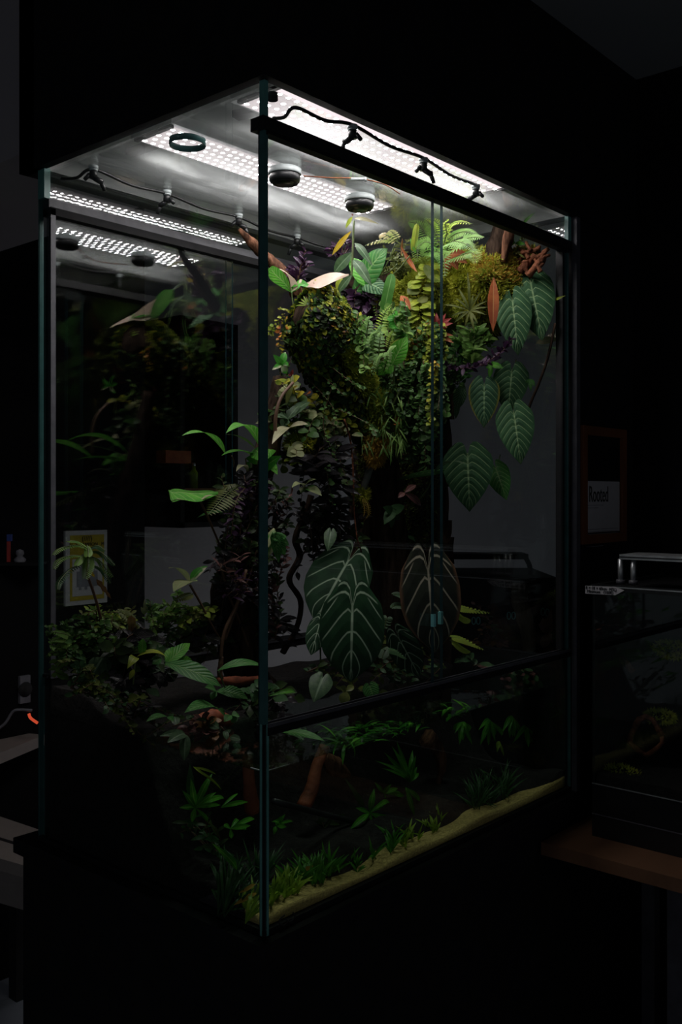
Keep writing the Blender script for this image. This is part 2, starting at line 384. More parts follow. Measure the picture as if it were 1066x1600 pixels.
def tube_samp(pts, rad, rnd, t0=0., t1=1.):
    P = spline(pts, 40)
    def f():
        t = rnd.uniform(t0, t1) * 38.99; k = int(t); p = P[k].lerp(P[k + 1], t - k); d = (P[k + 1] - P[k]).normalized()
        x = rvec(rnd); x = (x - d * x.dot(d)).normalized(); rr = interp(rad, t / 39)
        return p + x * rr, x
    return f
def plant(name, label, cat, loc, group=None): return empty(name, label, cat, loc, group)
def ctree(o, parent=None):
    c = o.copy(); C.objects.link(c); c.parent = parent
    for ch in [x for x in bpy.data.objects if x.parent == o]: ctree(ch, c)
    return c

# ------------------------------------------------------------------ the room
def struct(name, mb, mat, smooth=False):
    o = mb.build(name, mat, None, smooth); o['kind'] = 'structure'; return o
CEIL = CZ + .799 * HT
XR = 1.205                                                     # the side wall on the right
YB = D + .045
struct('floor', MB().box((-3, -3, -.05), (6, 6, 0)), 'floor')
struct('ceiling', MB().box((-2.5, -2.2, CEIL), (5.5, 3.5, CEIL + .05)), 'ceil')
EO = .012
mb = MB()                                                      # black wall in which the tank is set: front skin, end skin, back skin
mb.box((-EO, -EO, Z1 - .002), (XR, .004, CEIL)); mb.box((W + .02, -.004, 0), (XR, .02, Z1 - .002))
mb.box((-EO, .004, Z1 - .002), (.004, YB, CEIL)); mb.box((-EO, D - .004, Z1 - .002), (XR + .1, YB, CEIL))
mb.box((W - .004, .004, Z1 - .002), (W + .02, D, Z1 + .2))
mb.box((W + .001, .0, Z0 + .001), (W + .02, D, CZ - .285 * HT))  # added black plate that keeps the lower end glass dark
struct('wall_front', mb, 'black')
struct('trim_1', MB().box((W + .004, -EO, Z0 - .01), (W + .02, .0, Z1 - .002)), 'rail_grey')
struct('trim_2', MB().box((.004, .004, Z1 + .13), (W - .004, D - .004, Z1 + .14)), 'inner')
mb = MB(); mb.box((.004, .004, Z1), (.007, D - .004, Z1 + .13)); mb.box((.007, .004, Z1), (W - .004, .007, Z1 + .13)); mb.box((.007, D - .007, Z1), (W - .004, D - .004, Z1 + .13)); mb.box((W - .007, .007, Z1), (W - .004, D - .007, Z1 + .13))
struct('trim_3', mb, 'inner')
struct('wall_right', MB().box((XR + .03, -2.2, 0), (XR + .1, .02, CEIL)).box((XR, -2.2, CEIL - .17), (XR + .1, .0, CEIL)), 'dark_wall')
YW = D + 1.0
struct('trim_4', MB().box((.0, YB, 2.034), (.35, YW, CEIL)), 'grey_wall')
cpos = Vy(226, 800, YW)
struct('wall_back', MB().box((-2.5, YW, 0), (cpos.x, YW + .7, CEIL)), 'dark_wall')
struct('wall_far', MB().box((cpos.x, YW + .6, 0), (5.5, YW + .7, CEIL)), 'grey_wall')
struct('baseboard_far', MB().box((cpos.x, YW + .585, 0), (5.5, YW + .6, .09)), 'black')

# added lamp, hidden behind the stand-in terrarium, that brightens the grey wall
M['fill_lamp'] = emit('added_fill_glow', (1, .92, .96), FILL_LAMP)
t = empty('added_fill_lamp', 'added round lamp hidden behind the stand-in terrarium to brighten the grey wall', 'lamp', (2.4, 1.3, 0))
MB().cyl((2.4, 1.3, 0), (2.4, 1.3, .02), .13, n=28).build('base', 'white_pl', t)
MB().cyl((2.4, 1.3, .02), (2.4, 1.3, .60), .012, n=12).build('pole', 'white_pl', t)
MB().lathe((2.4, 1.3, .69), [(0, -.09), (.045, -.078), (.078, -.045), (.09, 0), (.078, .045), (.045, .078), (0, .09)], 24).build('lamp_shade', 'fill_lamp', t)

# poster on the charcoal wall behind the tank
a = Vy(103, 830, YW - .012); b = Vy(168, 941, YW - .012)
t = empty('poster', 'white bordered yellow poster on the dark wall behind the glass tank', 'poster', ((a.x + b.x) / 2, YW - .012, (a.z + b.z) / 2))
def rect(mb, ax, az, bx, bz, y0, y1, mi=0): return mb.box((ax, y1, bz), (bx, y0, az), mi)
w_, h_ = b.x - a.x, a.z - b.z
rect(MB(), a.x, a.z, b.x, b.z, YW, YW - .01).build('sheet', 'paper', t, False)
rect(MB(), a.x + w_ * .1, a.z - h_ * .06, b.x - w_ * .08, b.z + h_ * .06, YW - .009, YW - .0115).build('yellow_panel', 'paper_y', t, False)
rect(MB(), a.x + w_ * .15, a.z - h_ * .38, b.x - w_ * .13, b.z + h_ * .12, YW - .011, YW - .0125).build('white_panel', 'paper', t, False)
mb = MB()
for fx0, fx1, fz0, fz1 in ((.25, .75, .55, .76), (.32, .68, .49, .55), (.3, .36, .76, .8), (.44, .5, .76, .8), (.58, .66, .76, .79)):
    rect(mb, a.x + w_ * fx0, a.z - h_ * fz0, a.x + w_ * fx1, a.z - h_ * fz1, YW - .012, YW - .0132)
mb.build('picture', 'greyp', t, False)
def text(name, s, size, pos, rot, mat, parent=None, label=None, ext=.0006, align='CENTER', xs=1.):
    cu = bpy.data.curves.new(name, 'FONT'); cu.body = s; cu.size = size; cu.extrude = ext; cu.align_x = align; cu.align_y = 'CENTER'
    cu.resolution_u = 3
    tmp = bpy.data.objects.new(name + '_tmp', cu); C.objects.link(tmp)
    dg = bpy.context.evaluated_depsgraph_get(); me = bpy.data.meshes.new_from_object(tmp.evaluated_get(dg))
    bpy.data.objects.remove(tmp); me.materials.clear(); me.materials.append(M[mat])
    o = bpy.data.objects.new(name, me); C.objects.link(o); o.rotation_euler = rot; o.scale = (xs, 1, 1)
    if parent is not None: o.parent = parent; o.location = V3(pos) - V3(parent.location)
    else: o.location = pos
    if label: o['label'] = label
    return o
text('crest', '(////)', .022, (a.x + w_ * .5, YW - .0125, a.z - h_ * .11), (PI / 2, 0, 0), 'ink', t)
text('heading', 'H   CHAMPION   M', .015, (a.x + w_ * .5, YW - .0125, a.z - h_ * .19), (PI / 2, 0, 0), 'ink', t)

# stand-ins for reflections before the grey wall: cabinet, bottles, orange strip, amber box
ya = YW + .3
a = Vy(282, 492, ya); b = Vy(372, 822, ya)
t = empty('standin_cabinet', 'dark open cabinet standing in for a dark reflection behind the tank', 'cabinet', ((a.x + b.x) / 2, ya, b.z))
mb = MB(); mb.box((a.x, ya, b.z), (b.x, YW + .6, b.z + .02)); mb.box((a.x, ya, a.z - .02), (b.x, YW + .6, a.z)); mb.box((a.x, ya, b.z), (a.x + .02, YW + .6, a.z)); mb.box((b.x - .02, ya, b.z), (b.x, YW + .6, a.z))
mb.box((a.x, YW + .58, b.z), (b.x, YW + .6, a.z)); mb.build('case', 'black', t, False)
sz = Vy(320, 763, ya).z
MB().box((a.x, ya + .01, sz - .015), (b.x, YW + .58, sz)).build('shelf', 'wood_frame', t, False)
def bottle(px0, px1, pz, mat, label):
    c = (Vy((px0 + px1) / 2, 763, ya + .06)); r = abs(Vy(px1, 763, ya + .06).x - Vy(px0, 763, ya + .06).x) / 2 * .62; h = Vy(300, pz, ya + .06).z - sz
    e = empty('bottle', label, 'bottle', (c.x, c.y, sz), 'bottle shapes standing in for reflected spots')
    MB().lathe((c.x, c.y, sz), [(0, 0), (r, 0), (r, h * .7), (r * .45, h * .85), (r * .4, h), (0, h)]).build('body', mat, e)
    MB().cyl((c.x, c.y, sz + h), (c.x, c.y, sz + h + .012), r * .45).build('cap', 'steel', e)
bottle(277, 289, 727, 'greyp', 'grey bottle standing in for a reflected spot, left of the green one')
bottle(295, 311, 728, 'greenb', 'olive green bottle standing in for a reflected spot behind the tank')
p = Vy(265, 740, ya - .02)
mb = MB().box((p.x - .05, ya - .06, Vy(265, 724, ya).z), (p.x + .07, ya - .005, Vy(265, 705, ya).z))
o = mb.build('amber_glint_box', 'amberb', None, False); tag(o, 'dim amber box standing in for a warm reflection beside the dark cabinet', 'box')
p0, p1 = Vy(231, 660, YW + .55), Vy(256, 662, YW + .55)
o = MB().tube(spline([p0, (p0 + p1) / 2 - UP * .004, p1], 8), .006, n=8).build('orange_glint_strip', 'glint_o', None); tag(o, 'small glowing strip standing in for an orange reflection before the grey wall', 'lamp')

# ------------------------------------------------------------------ the tank
tank = empty('glass_paludarium', 'tall glass paludarium with sliding doors, half water, half jungle', 'terrarium', (0, 0, Z0))
T = .008
def pane(name, a, b, axis, mat='glass', parent=tank, em='edge'):
    mb = MB().box(a, b)
    big = {'x': (3, 5), 'y': (2, 4), 'z': (0, 1)}[axis]
    mb.m = [0 if k in big else 1 for k in range(6)]
    return mb.build(name, [mat, em], parent, False)
zr0, zr1 = CZ + .425 * HT, CZ + .440 * HT                      # top rail
zb0, zb1 = CZ - .285 * HT, CZ - .268 * HT                      # bottom rail
pane('side_pane', (0, T + .002, Z0), (T, D, Z1), 'x')
pane('end_pane', (W - T, T, Z0), (W, D - T, Z1), 'x', 'glass_back', em='edge_dark')
pane('front_pane', (.002, 0, Z0), (W, T, zb1 - .006), 'y')
pane('top_strip', (.002, 0, zr1 - .004), (W, T, Z1), 'y')
pane('back_pane', (T, D - T, Z0), (W - T, D, zb1 - .006), 'y', 'glass_back')
pane('back_top_strip', (T, D - T, zr1 - .004), (W - T, D, Z1), 'y', 'glass_back')
MB().box((.0, 0, Z0 + .0), (W, D, Z0 + .008)).build('base_pane', 'black', tank, False)
for nm, y0, y1 in (('front', -.004, .022), ('rear', D - .022, D + .004)):
    x0 = -.006 if nm == 'front' else T
    r_ = MB().box((x0, y0, zr0), (W - .001, y1, zr1)).build('upper_door_rail', 'rail' if nm == 'front' else 'rail_grey', tank, False)
    if nm == 'rear': MB().box((x0, y0 - .006, zr0 - .012), (W - .001, y0 + .02, zr0 + .002)).build('rail_lip', 'black', r_, False)
    else: MB().box((x0 + .01, y0 - .001, zr0 - .006), (W - .003, y0 + .014, zr0 - .001)).build('rail_groove', 'black', r_, False)
    mb = MB()
    if nm == 'front': mb.box((.006, -.001, zb0 + .004), (W - .001, .022, zb1 - .004))
    else: mb.box((T, D - .03, zb0), (W - .001, D + .004, zb1))
    rr = mb.build('lower_door_rail', 'black', tank, False)
    for k in range(2):
        yy = (-.0025 + .012 * k) if nm == 'front' else (D - .031 + .012 * k)
        MB().box((.006, yy, zb1 - .005), (W - .001, yy + .0016, zb1 + (.0005 if nm == 'front' else -.001))).build('rail_track_edge', 'rail_grey', rr, False)
xm = Vy(684, 700, 0).x; xl_, xr_ = Vy(690, 700, .0135).x, Vy(678, 700, .002).x
d1 = pane('sliding_door', (.004, .0105, zb1 - .003), (xl_, .0165, zr0 + .003), 'y', em='edge_dark')
d2 = pane('sliding_door', (xr_, .0020, zb1 - .003), (W - .012, .0080, zr0 + .003), 'y', em='edge_dark')
xk = Vy(352, 600, D).x
pane('sliding_door', (T, D - .0185, zb1 - .003), (xk + .006, D - .0145, zr0 + .003), 'y', 'glass_back', em='edge_dark')
pane('sliding_door', (xk - .006, D - .0110, zb1 - .003), (W - .012, D - .0070, zr0 + .003), 'y', 'glass_back', em='edge_dark')
for dd, xx, yy in ((d1, xl_ - .002, .0125), (d2, xr_ + .002, .003)):
    z = Vy(690, 968, 0).z; MB().box((xx - .003, yy - .002, z - .011), (xx + .003, yy + .005, z + .011)).build('edge_clip', 'teal', dd, False, label='small teal clear clip on the door edge')
# corner and side posts
for x, y, nm in ((.0, .0, 0), (T, D - .02, 1)):
    pass
cj = MB().box((0, 0, zb1), (T * .95, T + .0018, zr1)).build('corner_joint', 'edge', tank, False)
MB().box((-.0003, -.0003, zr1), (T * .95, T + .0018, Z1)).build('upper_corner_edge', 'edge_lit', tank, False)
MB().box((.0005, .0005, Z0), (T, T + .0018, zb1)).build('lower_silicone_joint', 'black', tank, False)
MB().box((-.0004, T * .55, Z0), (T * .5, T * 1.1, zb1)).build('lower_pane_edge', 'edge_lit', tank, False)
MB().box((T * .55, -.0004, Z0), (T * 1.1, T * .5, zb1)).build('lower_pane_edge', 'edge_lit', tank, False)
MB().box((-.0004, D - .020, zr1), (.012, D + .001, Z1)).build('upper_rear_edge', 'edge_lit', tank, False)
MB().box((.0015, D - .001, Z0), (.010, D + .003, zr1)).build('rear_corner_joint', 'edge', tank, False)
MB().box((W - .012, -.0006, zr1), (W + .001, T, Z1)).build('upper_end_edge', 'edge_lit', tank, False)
MB().box((T, D - .028, zb1), (T + .010, D - .02, zr0)).build('rear_door_profile', 'rail_grey', tank, False)
MB().box((W - .028, .004, zb1), (W - .020, .02, zr0)).build('door_seal', 'rail', tank, False)
MB().box((W - .013, .000, zb1), (W - .009, .012, zr0)).build('door_seal', 'edge', tank, False)
# lid
zl = Z1 - .010
lid = MB().box((T, T, zl), (W - T, D - T, zl + .004)); lid.build('lid', 'lid', tank, False)
def ring(px, py, r):
    p = Zz(px, py, zl - .004); mb = MB().lathe(p, [(r, .004), (r, -.006), (r * .93, -.006), (r * .93, .004)], 36)
    return p, mb
p, mb = ring(293, 222, .030); mb.build('vent_ring', 'edge', tank)
p, mb = ring(426, 150, .008); mb.build('cable_hole', 'plastic', tank)
mb = MB(); cs = [Vy(424, 1452, -.002) + V3((.003, 0, .012)) ]                    # squiggled mark on the lower front glass
q = [Vy(x, y, -.001) for x, y in ((445, 1430), (438, 1436), (437, 1443), (443, 1446), (449, 1441), (447, 1436), (451, 1440), (457, 1438), (461, 1430), (458, 1426))]
mb.tube(spline(q, 40), .0012, n=6); mb.build('maker_mark', 'ink', tank)

# lights above the lid
def panel(px0, py0, px1, py1, yc, hw, label):
    z = Z1 + .032; A, B = Zz(px0, py0, z), Zz(px1, py1, z)
    x0, x1 = A.x, B.x
    e = empty('led_light_panel', label, 'light', ((x0 + x1) / 2, yc, z), 'long white light panels over the lid')
    MB().box((x0 - .012, yc - hw - .008, z + .002), (x1 + .012, yc + hw + .008, z + .022)).build('housing', 'steel', e, False)
    mb = MB(); mb.v = [V3(p) for p in ((x0, yc - hw, z), (x1, yc - hw, z), (x1, yc + hw, z), (x0, yc + hw, z))]
    mb.face((3, 2, 1, 0), [(0, 1), (1, 1), (1, 0), (0, 0)]); mb.build('diffuser', 'led', e, False)
    mb = MB(); nx, ny = 34, 5                                   # rows of bright dots under the lens
    for i in range(nx):
        for j in range(ny):
            cx, cy = x0 + (x1 - x0) * (i + .3 + .4 * (j % 2)) / nx, yc + hw * (2 * (j + .5) / ny - 1); q = len(mb.v)
            for k in range(8): a = -2 * PI * k / 8; mb.v.append(V3((cx + .0041 * math.cos(a), cy + .0041 * math.sin(a), z - .0012)))
            mb.face(range(q, q + 8))
    mb.build('led_array', 'led_dot', e, False)
    for x in (x0 - .006, x1 + .006): MB().box((x - .004, yc - .05, z - .003), (x + .004, yc + .05, z + .002)).build('end_cap', 'plastic', e, False)
panel(238, 212, 592, 328, .356, .048, 'rear long glowing white light panel above the glass lid')
panel(428, 142, 757, 300, .098, .056, 'front long glowing white light panel above the glass lid')
# dark lamp brackets across the hood
def bracket(pa, pb, w, label):
    z = Z1 + .075; A, B = Zz(*pa, z), Zz(*pb, z)
    d = (B - A).normalized(); s = d.cross(UP).normalized() * w; i = 0; mb = MB()
    for p in (A, B):
        for q in (s, -s):
            for h in (0, .012): mb.v.append(p + q + UP * h)
    for f in ((0, 4, 6, 2), (1, 3, 7, 5), (0, 1, 5, 4), (2, 6, 7, 3), (0, 2, 3, 1), (4, 5, 7, 6)): mb.face(f)
    o = mb.build('lamp_bracket', 'black', None, False); tag(o, label, 'bracket')
bracket((196, 246), (254, 226), .010, 'short black bracket arm left of the rear light panel')
bracket((120, 240), (330, 318), .006, 'long dark lamp arm under the hood, left of the rear light')
bracket((368, 186), (470, 163), .010, 'black bracket arm between the two light panels')
bracket((520, 262), (610, 300), .007, 'dark bracket behind the middle of the front light panel')
# ventilation fans hanging under the lid
def fan(px, py, r, label):
    p = Zz(px, py, zl - .012); e = empty('ventilation_fan', label, 'fan', (p.x, p.y, zl), 'round black fans in the lid')
    MB().lathe(p, [(r * .8, .013), (r, .010), (r, .002), (r * .96, 0), (r * .9, .001)], 32).build('rim', 'white_pl', e, label='pale rim')
    MB().lathe(p, [(0, .004), (r * .93, .004), (r * .93, -.008), (r * .82, -.014), (r * .55, -.012), (r * .5, -.016), (0, -.016)], 32).build('grille', 'plastic', e)
    mb = MB()
    for k in range(3): mb.lathe(p + UP * (-.0135 + k * .0002), [(r * (.62 + .07 * k), 0), (r * (.62 + .07 * k), -.0015), (r * (.65 + .07 * k), -.0015), (r * (.65 + .07 * k), 0)], 28)
    mb.build('grille_rings', 'rail', e)
fan(445, 274, .030, 'black round fan hanging from the lid beside the tank corner')
fan(562, 316, .030, 'black round fan hanging from the lid above the orchid stem')
# misting nozzles and their tubes
def nozzle(px, py, label, grp, flip=1, sc_=1.0):
    p = Zz(px, py, zl - .012); e = empty('misting_nozzle', label, 'nozzle', (p.x, p.y, zl), grp)
    f = lambda x, y, z: p + (RGT * x + FWD * y + UP * z) * .001 * sc_
    MB().cyl(f(0, 0, 10), f(0, 0, 4), .0085 * sc_, n=16).cyl(f(0, 0, 4), f(0, 0, 1), .0075 * sc_, n=16).build('ceiling_collar', 'white_pl', e, label='pale collar')
    MB().cyl(f(0, 0, 4), f(0, 0, -12), .0060 * sc_, .0075 * sc_).cyl(f(0, 0, -4), f(-flip * 9, 0, -8), .0045 * sc_).build('elbow', 'plastic', e)
    MB().cyl(f(0, 0, -10), f(flip * 15, 2, -19), .0050 * sc_, .0050 * sc_).cyl(f(flip * 12, 2, -14), f(flip * 19, 3, -34), .0045 * sc_, .0032 * sc_).build('spray_head', 'plastic', e)
    MB().cyl(f(-flip * 6, -2, -6), f(-flip * 14, -6, -16), .0042 * sc_, .0034 * sc_).build('spray_head', 'plastic', e)
    return p
L_ = [nozzle(146, 268, 'black misting nozzle nearest the outer rear corner of the lid', 'misting nozzles along the rear', 1),
      nozzle(261, 306, 'black misting nozzle under the lid beside the pale hood lining', 'misting nozzles along the rear', -1),
      nozzle(373, 342, 'black misting nozzle right above the tip of the brown driftwood stick', 'misting nozzles along the rear', 1),
      nozzle(464, 374, 'black misting nozzle above the purple tuft', 'misting nozzles along the rear', -1)]
R_ = [nozzle(551, 205, 'black misting nozzle under the front light, closest to the corner edge', 'misting nozzles along the front', -1, .95),
      nozzle(662, 256, 'black misting nozzle under the middle of the front light', 'misting nozzles along the front', 1, .95),
      nozzle(744, 297, 'black misting nozzle under the far end of the front light', 'misting nozzles along the front', -1, .9)]
def hose(P, label, r=.0028):
    rnd = random.Random(5); Q = []
    for a, b in zip(P, P[1:]):
        Q += [a, a.lerp(b, .5) - UP * .006]
    Q.append(P[-1]); mb = MB().tube(spline(Q, 60), r, n=8)
    o = mb.build('misting_hose', 'plastic', None); tag(o, label, 'hose')
h0 = Zz(150, 262, zl - .006)
hose([p + UP * .004 for p in ([Zz(96, 283, zl - .02)] + L_ + [Zz(545, 392, zl - .02)])], 'thin black misting hose joining the four rear nozzles')
hose([Zz(427, 185, zl - .02)] + [Zz(462, 168, zl - .012)] + [p + UP * .010 for p in R_], 'thick black misting hose along the front light panel')
mb = MB(); mb.tube(spline([Zz(474, 275, zl - .014), Zz(520, 278, zl - .010), Zz(560, 279, zl - .01), Zz(600, 288, zl - .012), Zz(625, 303, zl - .01)], 30), .0012, n=5)
tag(mb.build('fan_cable', 'cork', None), 'thin brown wire running between the two fans', 'cable')
p = Zz(559, 280, zl - .012); mb = MB().cyl(p + RGT * -.012, p + RGT * .012, .003, n=8); mb.cyl(p + UP * -.001 + RGT * .012, p + RGT * .016, .004, n=8)
tag(mb.build('wire_connector', 'white_pl', None), 'tiny white connector on the fan wire', 'connector')
# cabinet under the tank
cab = empty('tank_cabinet', 'plain black cabinet carrying the glass paludarium', 'cabinet', (W / 2, D / 2, 0))
MB().box((-.004, -EO, 0), (W + .02, YB, Z0 - .028)).build('body', 'black', cab, False)
MB().box((-.022, -EO - .004, Z0 - .028), (W + .02, YB + .004, Z0 - .001)).build('top_board', 'black', cab, False)
# water
wz = CZ - .3254 * HT
m, nt, o_ = new_mat('water_surface')
M['water'] = glass('water_surface', f0=.025, tint=(.80, .92, .84), wave=.10)
M['waterline'] = plain('waterline_meniscus', (.5, .55, .55), .15)
wt = MB().box((T + .001, T + .001, wz - .0015), (W - T - .001, D - T - .001, wz)).build('water', 'water', None, False); wt['kind'] = 'stuff'; tag(wt, 'still dark water surface across the lower tank', 'water')
mb = MB(); mb.tube([V3((T + .002, T + .03, wz)), V3((T + .002, T + .002, wz)), V3((T + .055, T + .002, wz))], .0014, .0003, 6)
mb.build('meniscus', 'waterline', wt)
# sand, soil bank
def hf(name, x0, x1, y0, y1, nx, ny, fz, zb, mat, rnd=None):
    mb = MB()
    for i in range(nx + 1):
        for j in range(ny + 1):
            x = x0 + (x1 - x0) * i / nx; y = y0 + (y1 - y0) * j / ny; mb.v.append(V3((x, y, fz(x, y))))
    for i in range(nx):
        for j in range(ny):
            q = i * (ny + 1) + j; mb.face((q, q + ny + 1, q + ny + 2, q + 1))
    # skirts
    n0 = len(mb.v); rim = [i * (ny + 1) for i in range(nx + 1)] + [nx * (ny + 1) + j for j in range(1, ny + 1)] + [i * (ny + 1) + ny for i in range(nx - 1, -1, -1)] + [j for j in range(ny - 1, 0, -1)]
    for r in rim: mb.v.append(V3((mb.v[r].x, mb.v[r].y, zb)))
    for k in range(len(rim)): k2 = (k + 1) % len(rim); mb.face((rim[k], n0 + k, n0 + k2, rim[k2]))
    return mb
def sandz(x, y): return Z0 + .020 + .010 * mnoise.noise(V3((x * 6, y * 8, 0))) + .02 * max(0, (x - .55)) + .05 * max(0, y - .08)
o = hf('sand', T + .001, W - T - .001, T + .001, .10, 80, 20, sandz, Z0 + .009, 'sand').build('sand_bed', 'sand', None); o['kind'] = 'stuff'; tag(o, 'narrow band of golden sand along the bottom of the front glass', 'sand')
def soilz(x, y):
    # a low dark mound right behind the sand, then a steep black bank rising to the planted ledge
    low = max(0, min(1, (y - .040 - .022 * mnoise.noise(V3((x * 9, 1, 5))) + .05 * max(0, x - .72) / .15) / .02))
    front = .19 + .03 * mnoise.noise(V3((x * 7, 1, 0)))
    t = max(0, min(1, (y - front) / .12)); t = t * t * (3 - 2 * t)
    top = CZ - .318 * HT + .045 * max(0, min(1, (y - .33) / .15)) * max(0, 1 - x / .45) + .02 * mnoise.noise(V3((x * 9, y * 9, 3)))
    base = Z0 + .008 + .030 * low + .02 * low * mnoise.noise(V3((x * 14, y * 14, 9)))
    return base + (top - base) * t
o = hf('soil', T + .001, W - T - .001, .012, D - T - .012, 90, 60, soilz, Z0 + .008, 'soil').build('soil_bank', 'soil', None); o['kind'] = 'stuff'; tag(o, 'steep black planted soil bank filling the rear of the tank', 'soil')

# ------------------------------------------------------------------ wood and moss
R = random.Random(11)
def cam_n(p, up=.4): return (CAM - V3(p)).normalized() + UP * up
def cover(mb, samp, n, size, rnd, style='round', mi=0, aspect=.8, lift=.004, down=.35, mis=None):
    for _ in range(n):
        p, nn = samp(); t = rvec(rnd) - UP * down; t = (t - nn * t.dot(nn)).normalized(); L = size * rnd.uniform(.6, 1.35)
        dr = (t + nn * rnd.uniform(.1, .7)).normalized(); q = p + nn * (lift * rnd.uniform(.3, 2))
        leaf(mb, q, q + dr * L, L * aspect, nn + UP * .5 + rvec(rnd) * .4, style, .06, .12, 4, 2, (mis[rnd.randrange(len(mis))] if mis else mi))
def trunk(name, label, pts, rad, mat, n=40, seg=14, rough=.25, cat='wood'):
    P = spline(pts, n); rr = [interp(rad, i / (n - 1)) for i in range(n)]
    o = MB().tube(P, rr, None, seg, 0, rough).build(name, mat, None); tag(o, label, cat); return o
# planted end wall: bark panel with a moss cushion
XE = W - T - .002
def zlim(y):
    a = CZ + .345 - .02 * math.sin(y * 40)
    t = max(0, min(1, (y - .24) / .09)); t = t * t * (3 - 2 * t)
    return a * (1 - t) + (wz - .02) * t
def edepth(y, z):
    zl_ = zlim(y); top = Z1 - .05 + .020 * max(0, min(1, (y - .12) / .05))
    k = max(max(0, min(1, (z - (CZ + .345 - .02 * math.sin(y * 40))) / .07)), max(0, min(1, (y - .285 - .018 * mnoise.noise(V3((4, 1, z * 9)))) / .05))); k2 = max(0, min(1, (top - z) / .05)); k3 = max(0, min(1, (y - .055) / .06))
    m = min(k, k2, k3); m = m * m * (3 - 2 * m)
    up = max(0, min(1, (z - CZ - .25) / .15))
    return m * max(.012, .045 + .075 * up + .045 * mnoise.noise(V3((y * 11, z * 11, 2))) + .02 * mnoise.noise(V3((y * 30, z * 30, 7))))
mb = MB(); NY, NZ = 70, 130; y0_, y1_, z0_, z1_ = .04, D - T - .012, wz - .05, Z1 - .03
idx = {}
for i in range(NY + 1):
    for j in range(NZ + 1):
        y = y0_ + (y1_ - y0_) * i / NY; z = z0_ + (z1_ - z0_) * j / NZ; d = edepth(y, z)
        if d > .002: idx[i, j] = len(mb.v); mb.v.append(V3((XE - d, y, z)))
for i in range(NY):
    for j in range(NZ):
        q = [(i, j), (i, j + 1), (i + 1, j + 1), (i + 1, j)]
        if all(k in idx for k in q): mb.face([idx[k] for k in q])
wallp = empty('mossy_bark_background', 'bark background on the end glass with a moss cushion along its top', 'background', (XE, .2, CZ))
mb.build('bark_panel', 'darkbark', wallp)
def wall_samp(rnd, ya, yb, za, zb):
    good = []
    def f():
        for _ in range(200):
            y = rnd.uniform(ya, yb); z = rnd.uniform(za, zb); d = edepth(y, z)
            if d > .02: good[:] = [(y, z, d)]; break
        else:
            if good: y, z, d = good[0]
        e = .004; n = V3((-1, (edepth(y + e, z) - edepth(y - e, z)) / (2 * e) * -1, (edepth(y, z + e) - edepth(y, z - e)) / (2 * e) * -1)).normalized()
        n = V3((-1, -n.y * -1, -n.z * -1)).normalized() if False else n
        return V3((XE - d, y, z)), n
    return f
rnd = random.Random(3)
mb = MB(); moss(mb, wall_samp(rnd, .05, .40, CZ + .35, Z1 - .05), 17000, .013, rnd)
mo = mb.build('moss_cushion', 'moss', wallp); mo['kind'] = 'stuff'
mb = MB(); moss(mb, wall_samp(rnd, .05, .16, CZ + .45, Z1 - .05), 2600, .012, rnd)
mo = mb.build('orange_moss_patch', 'moss_o', wallp, label='orange brown moss patch'); mo['kind'] = 'stuff'
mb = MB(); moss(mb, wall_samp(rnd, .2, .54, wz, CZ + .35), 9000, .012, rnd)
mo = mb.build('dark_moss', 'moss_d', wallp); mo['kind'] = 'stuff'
# wood chunks at the top of the end wall
trunk('upright_bark_slab', 'dark upright bark slab between the fern and the moss, top right', [Ux(768, 436, .80), Ux(776, 395, .80), Ux(784, 352, .80)], [(0, .020), (.6, .026), (1, .016)], 'darkbark', 14)
trunk('upright_bark_slab', 'narrow brown bark strip leaning right of the upright dark slab', [Ux(786, 410, .79), Ux(792, 380, .79), Ux(796, 354, .79)], [(0, .006), (.6, .012), (1, .008)], 'bark', 14)
ck = empty('cork_wood_piece', 'gnarled red brown wood piece above the two big heart leaves', 'wood', Ux(835, 410, .83))
for k, (p, q, r_) in enumerate((((812, 425), (836, 398), .011), ((826, 430), (852, 392), .010), ((838, 402), (858, 388), .007), ((826, 404), (812, 388), .006), ((840, 420), (852, 400), .006), ((820, 408), (826, 428), .007), ((815, 395), (845, 385), .006), ((845, 425), (836, 405), .006), ((808, 412), (822, 396), .007), ((848, 408), (860, 398), .005), ((830, 392), (822, 378), .005))):
    A, B = Ux(*p, .83), Ux(*q, .835)
    MB().tube(spline([A, A.lerp(B, .5) + rvec(rnd) * .006, B], 12), r_, r_ * .5, 9, 0, .45).build('gnarled_branch', 'cork', ck)
# the mossy trunk leaning across the tank
TP = [Ux(470, 486, .40), Ux(492, 500, .43), Ux(520, 560, .50), Ux(556, 625, .58), Ux(590, 690, .66), Ux(600, 760, .72), Ux(606, 900, .74), Ux(600, 1085, .74)]
TR = [(0, .030), (.08, .052), (.2, .058), (.35, .052), (.5, .042), (.62, .034), (.75, .045), (1, .07)]
trunk('mossy_driftwood_trunk', 'thick leaning trunk covered in creeping leaves and moss, middle of the tank', TP, TR, 'darkbark', 60, 16, .3)
rnd = random.Random(21)
g = empty('trunk_moss', 'yellow green moss along the lit right flank of the leaning trunk', 'moss', TP[3])
mb = MB()
sm = tube_samp(TP, [(a, r + .002) for a, r in TR], rnd, .12, .58)
def flank(s, pred):
    def f():
        for _ in range(60):
            p, n = s()
            if pred(p, n): break
        return p, n
    return f
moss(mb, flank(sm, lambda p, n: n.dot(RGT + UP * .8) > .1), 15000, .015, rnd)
o = mb.build('tufts', 'moss', g); o['kind'] = 'stuff'
mb = MB(); moss(mb, flank(sm, lambda p, n: n.dot(RGT + UP * .8) <= .25), 5000, .011, rnd)  # side turned from the light: its shade is put into a darker moss colour
o = mb.build('shaded_tufts', 'moss_d', g); o['kind'] = 'stuff'
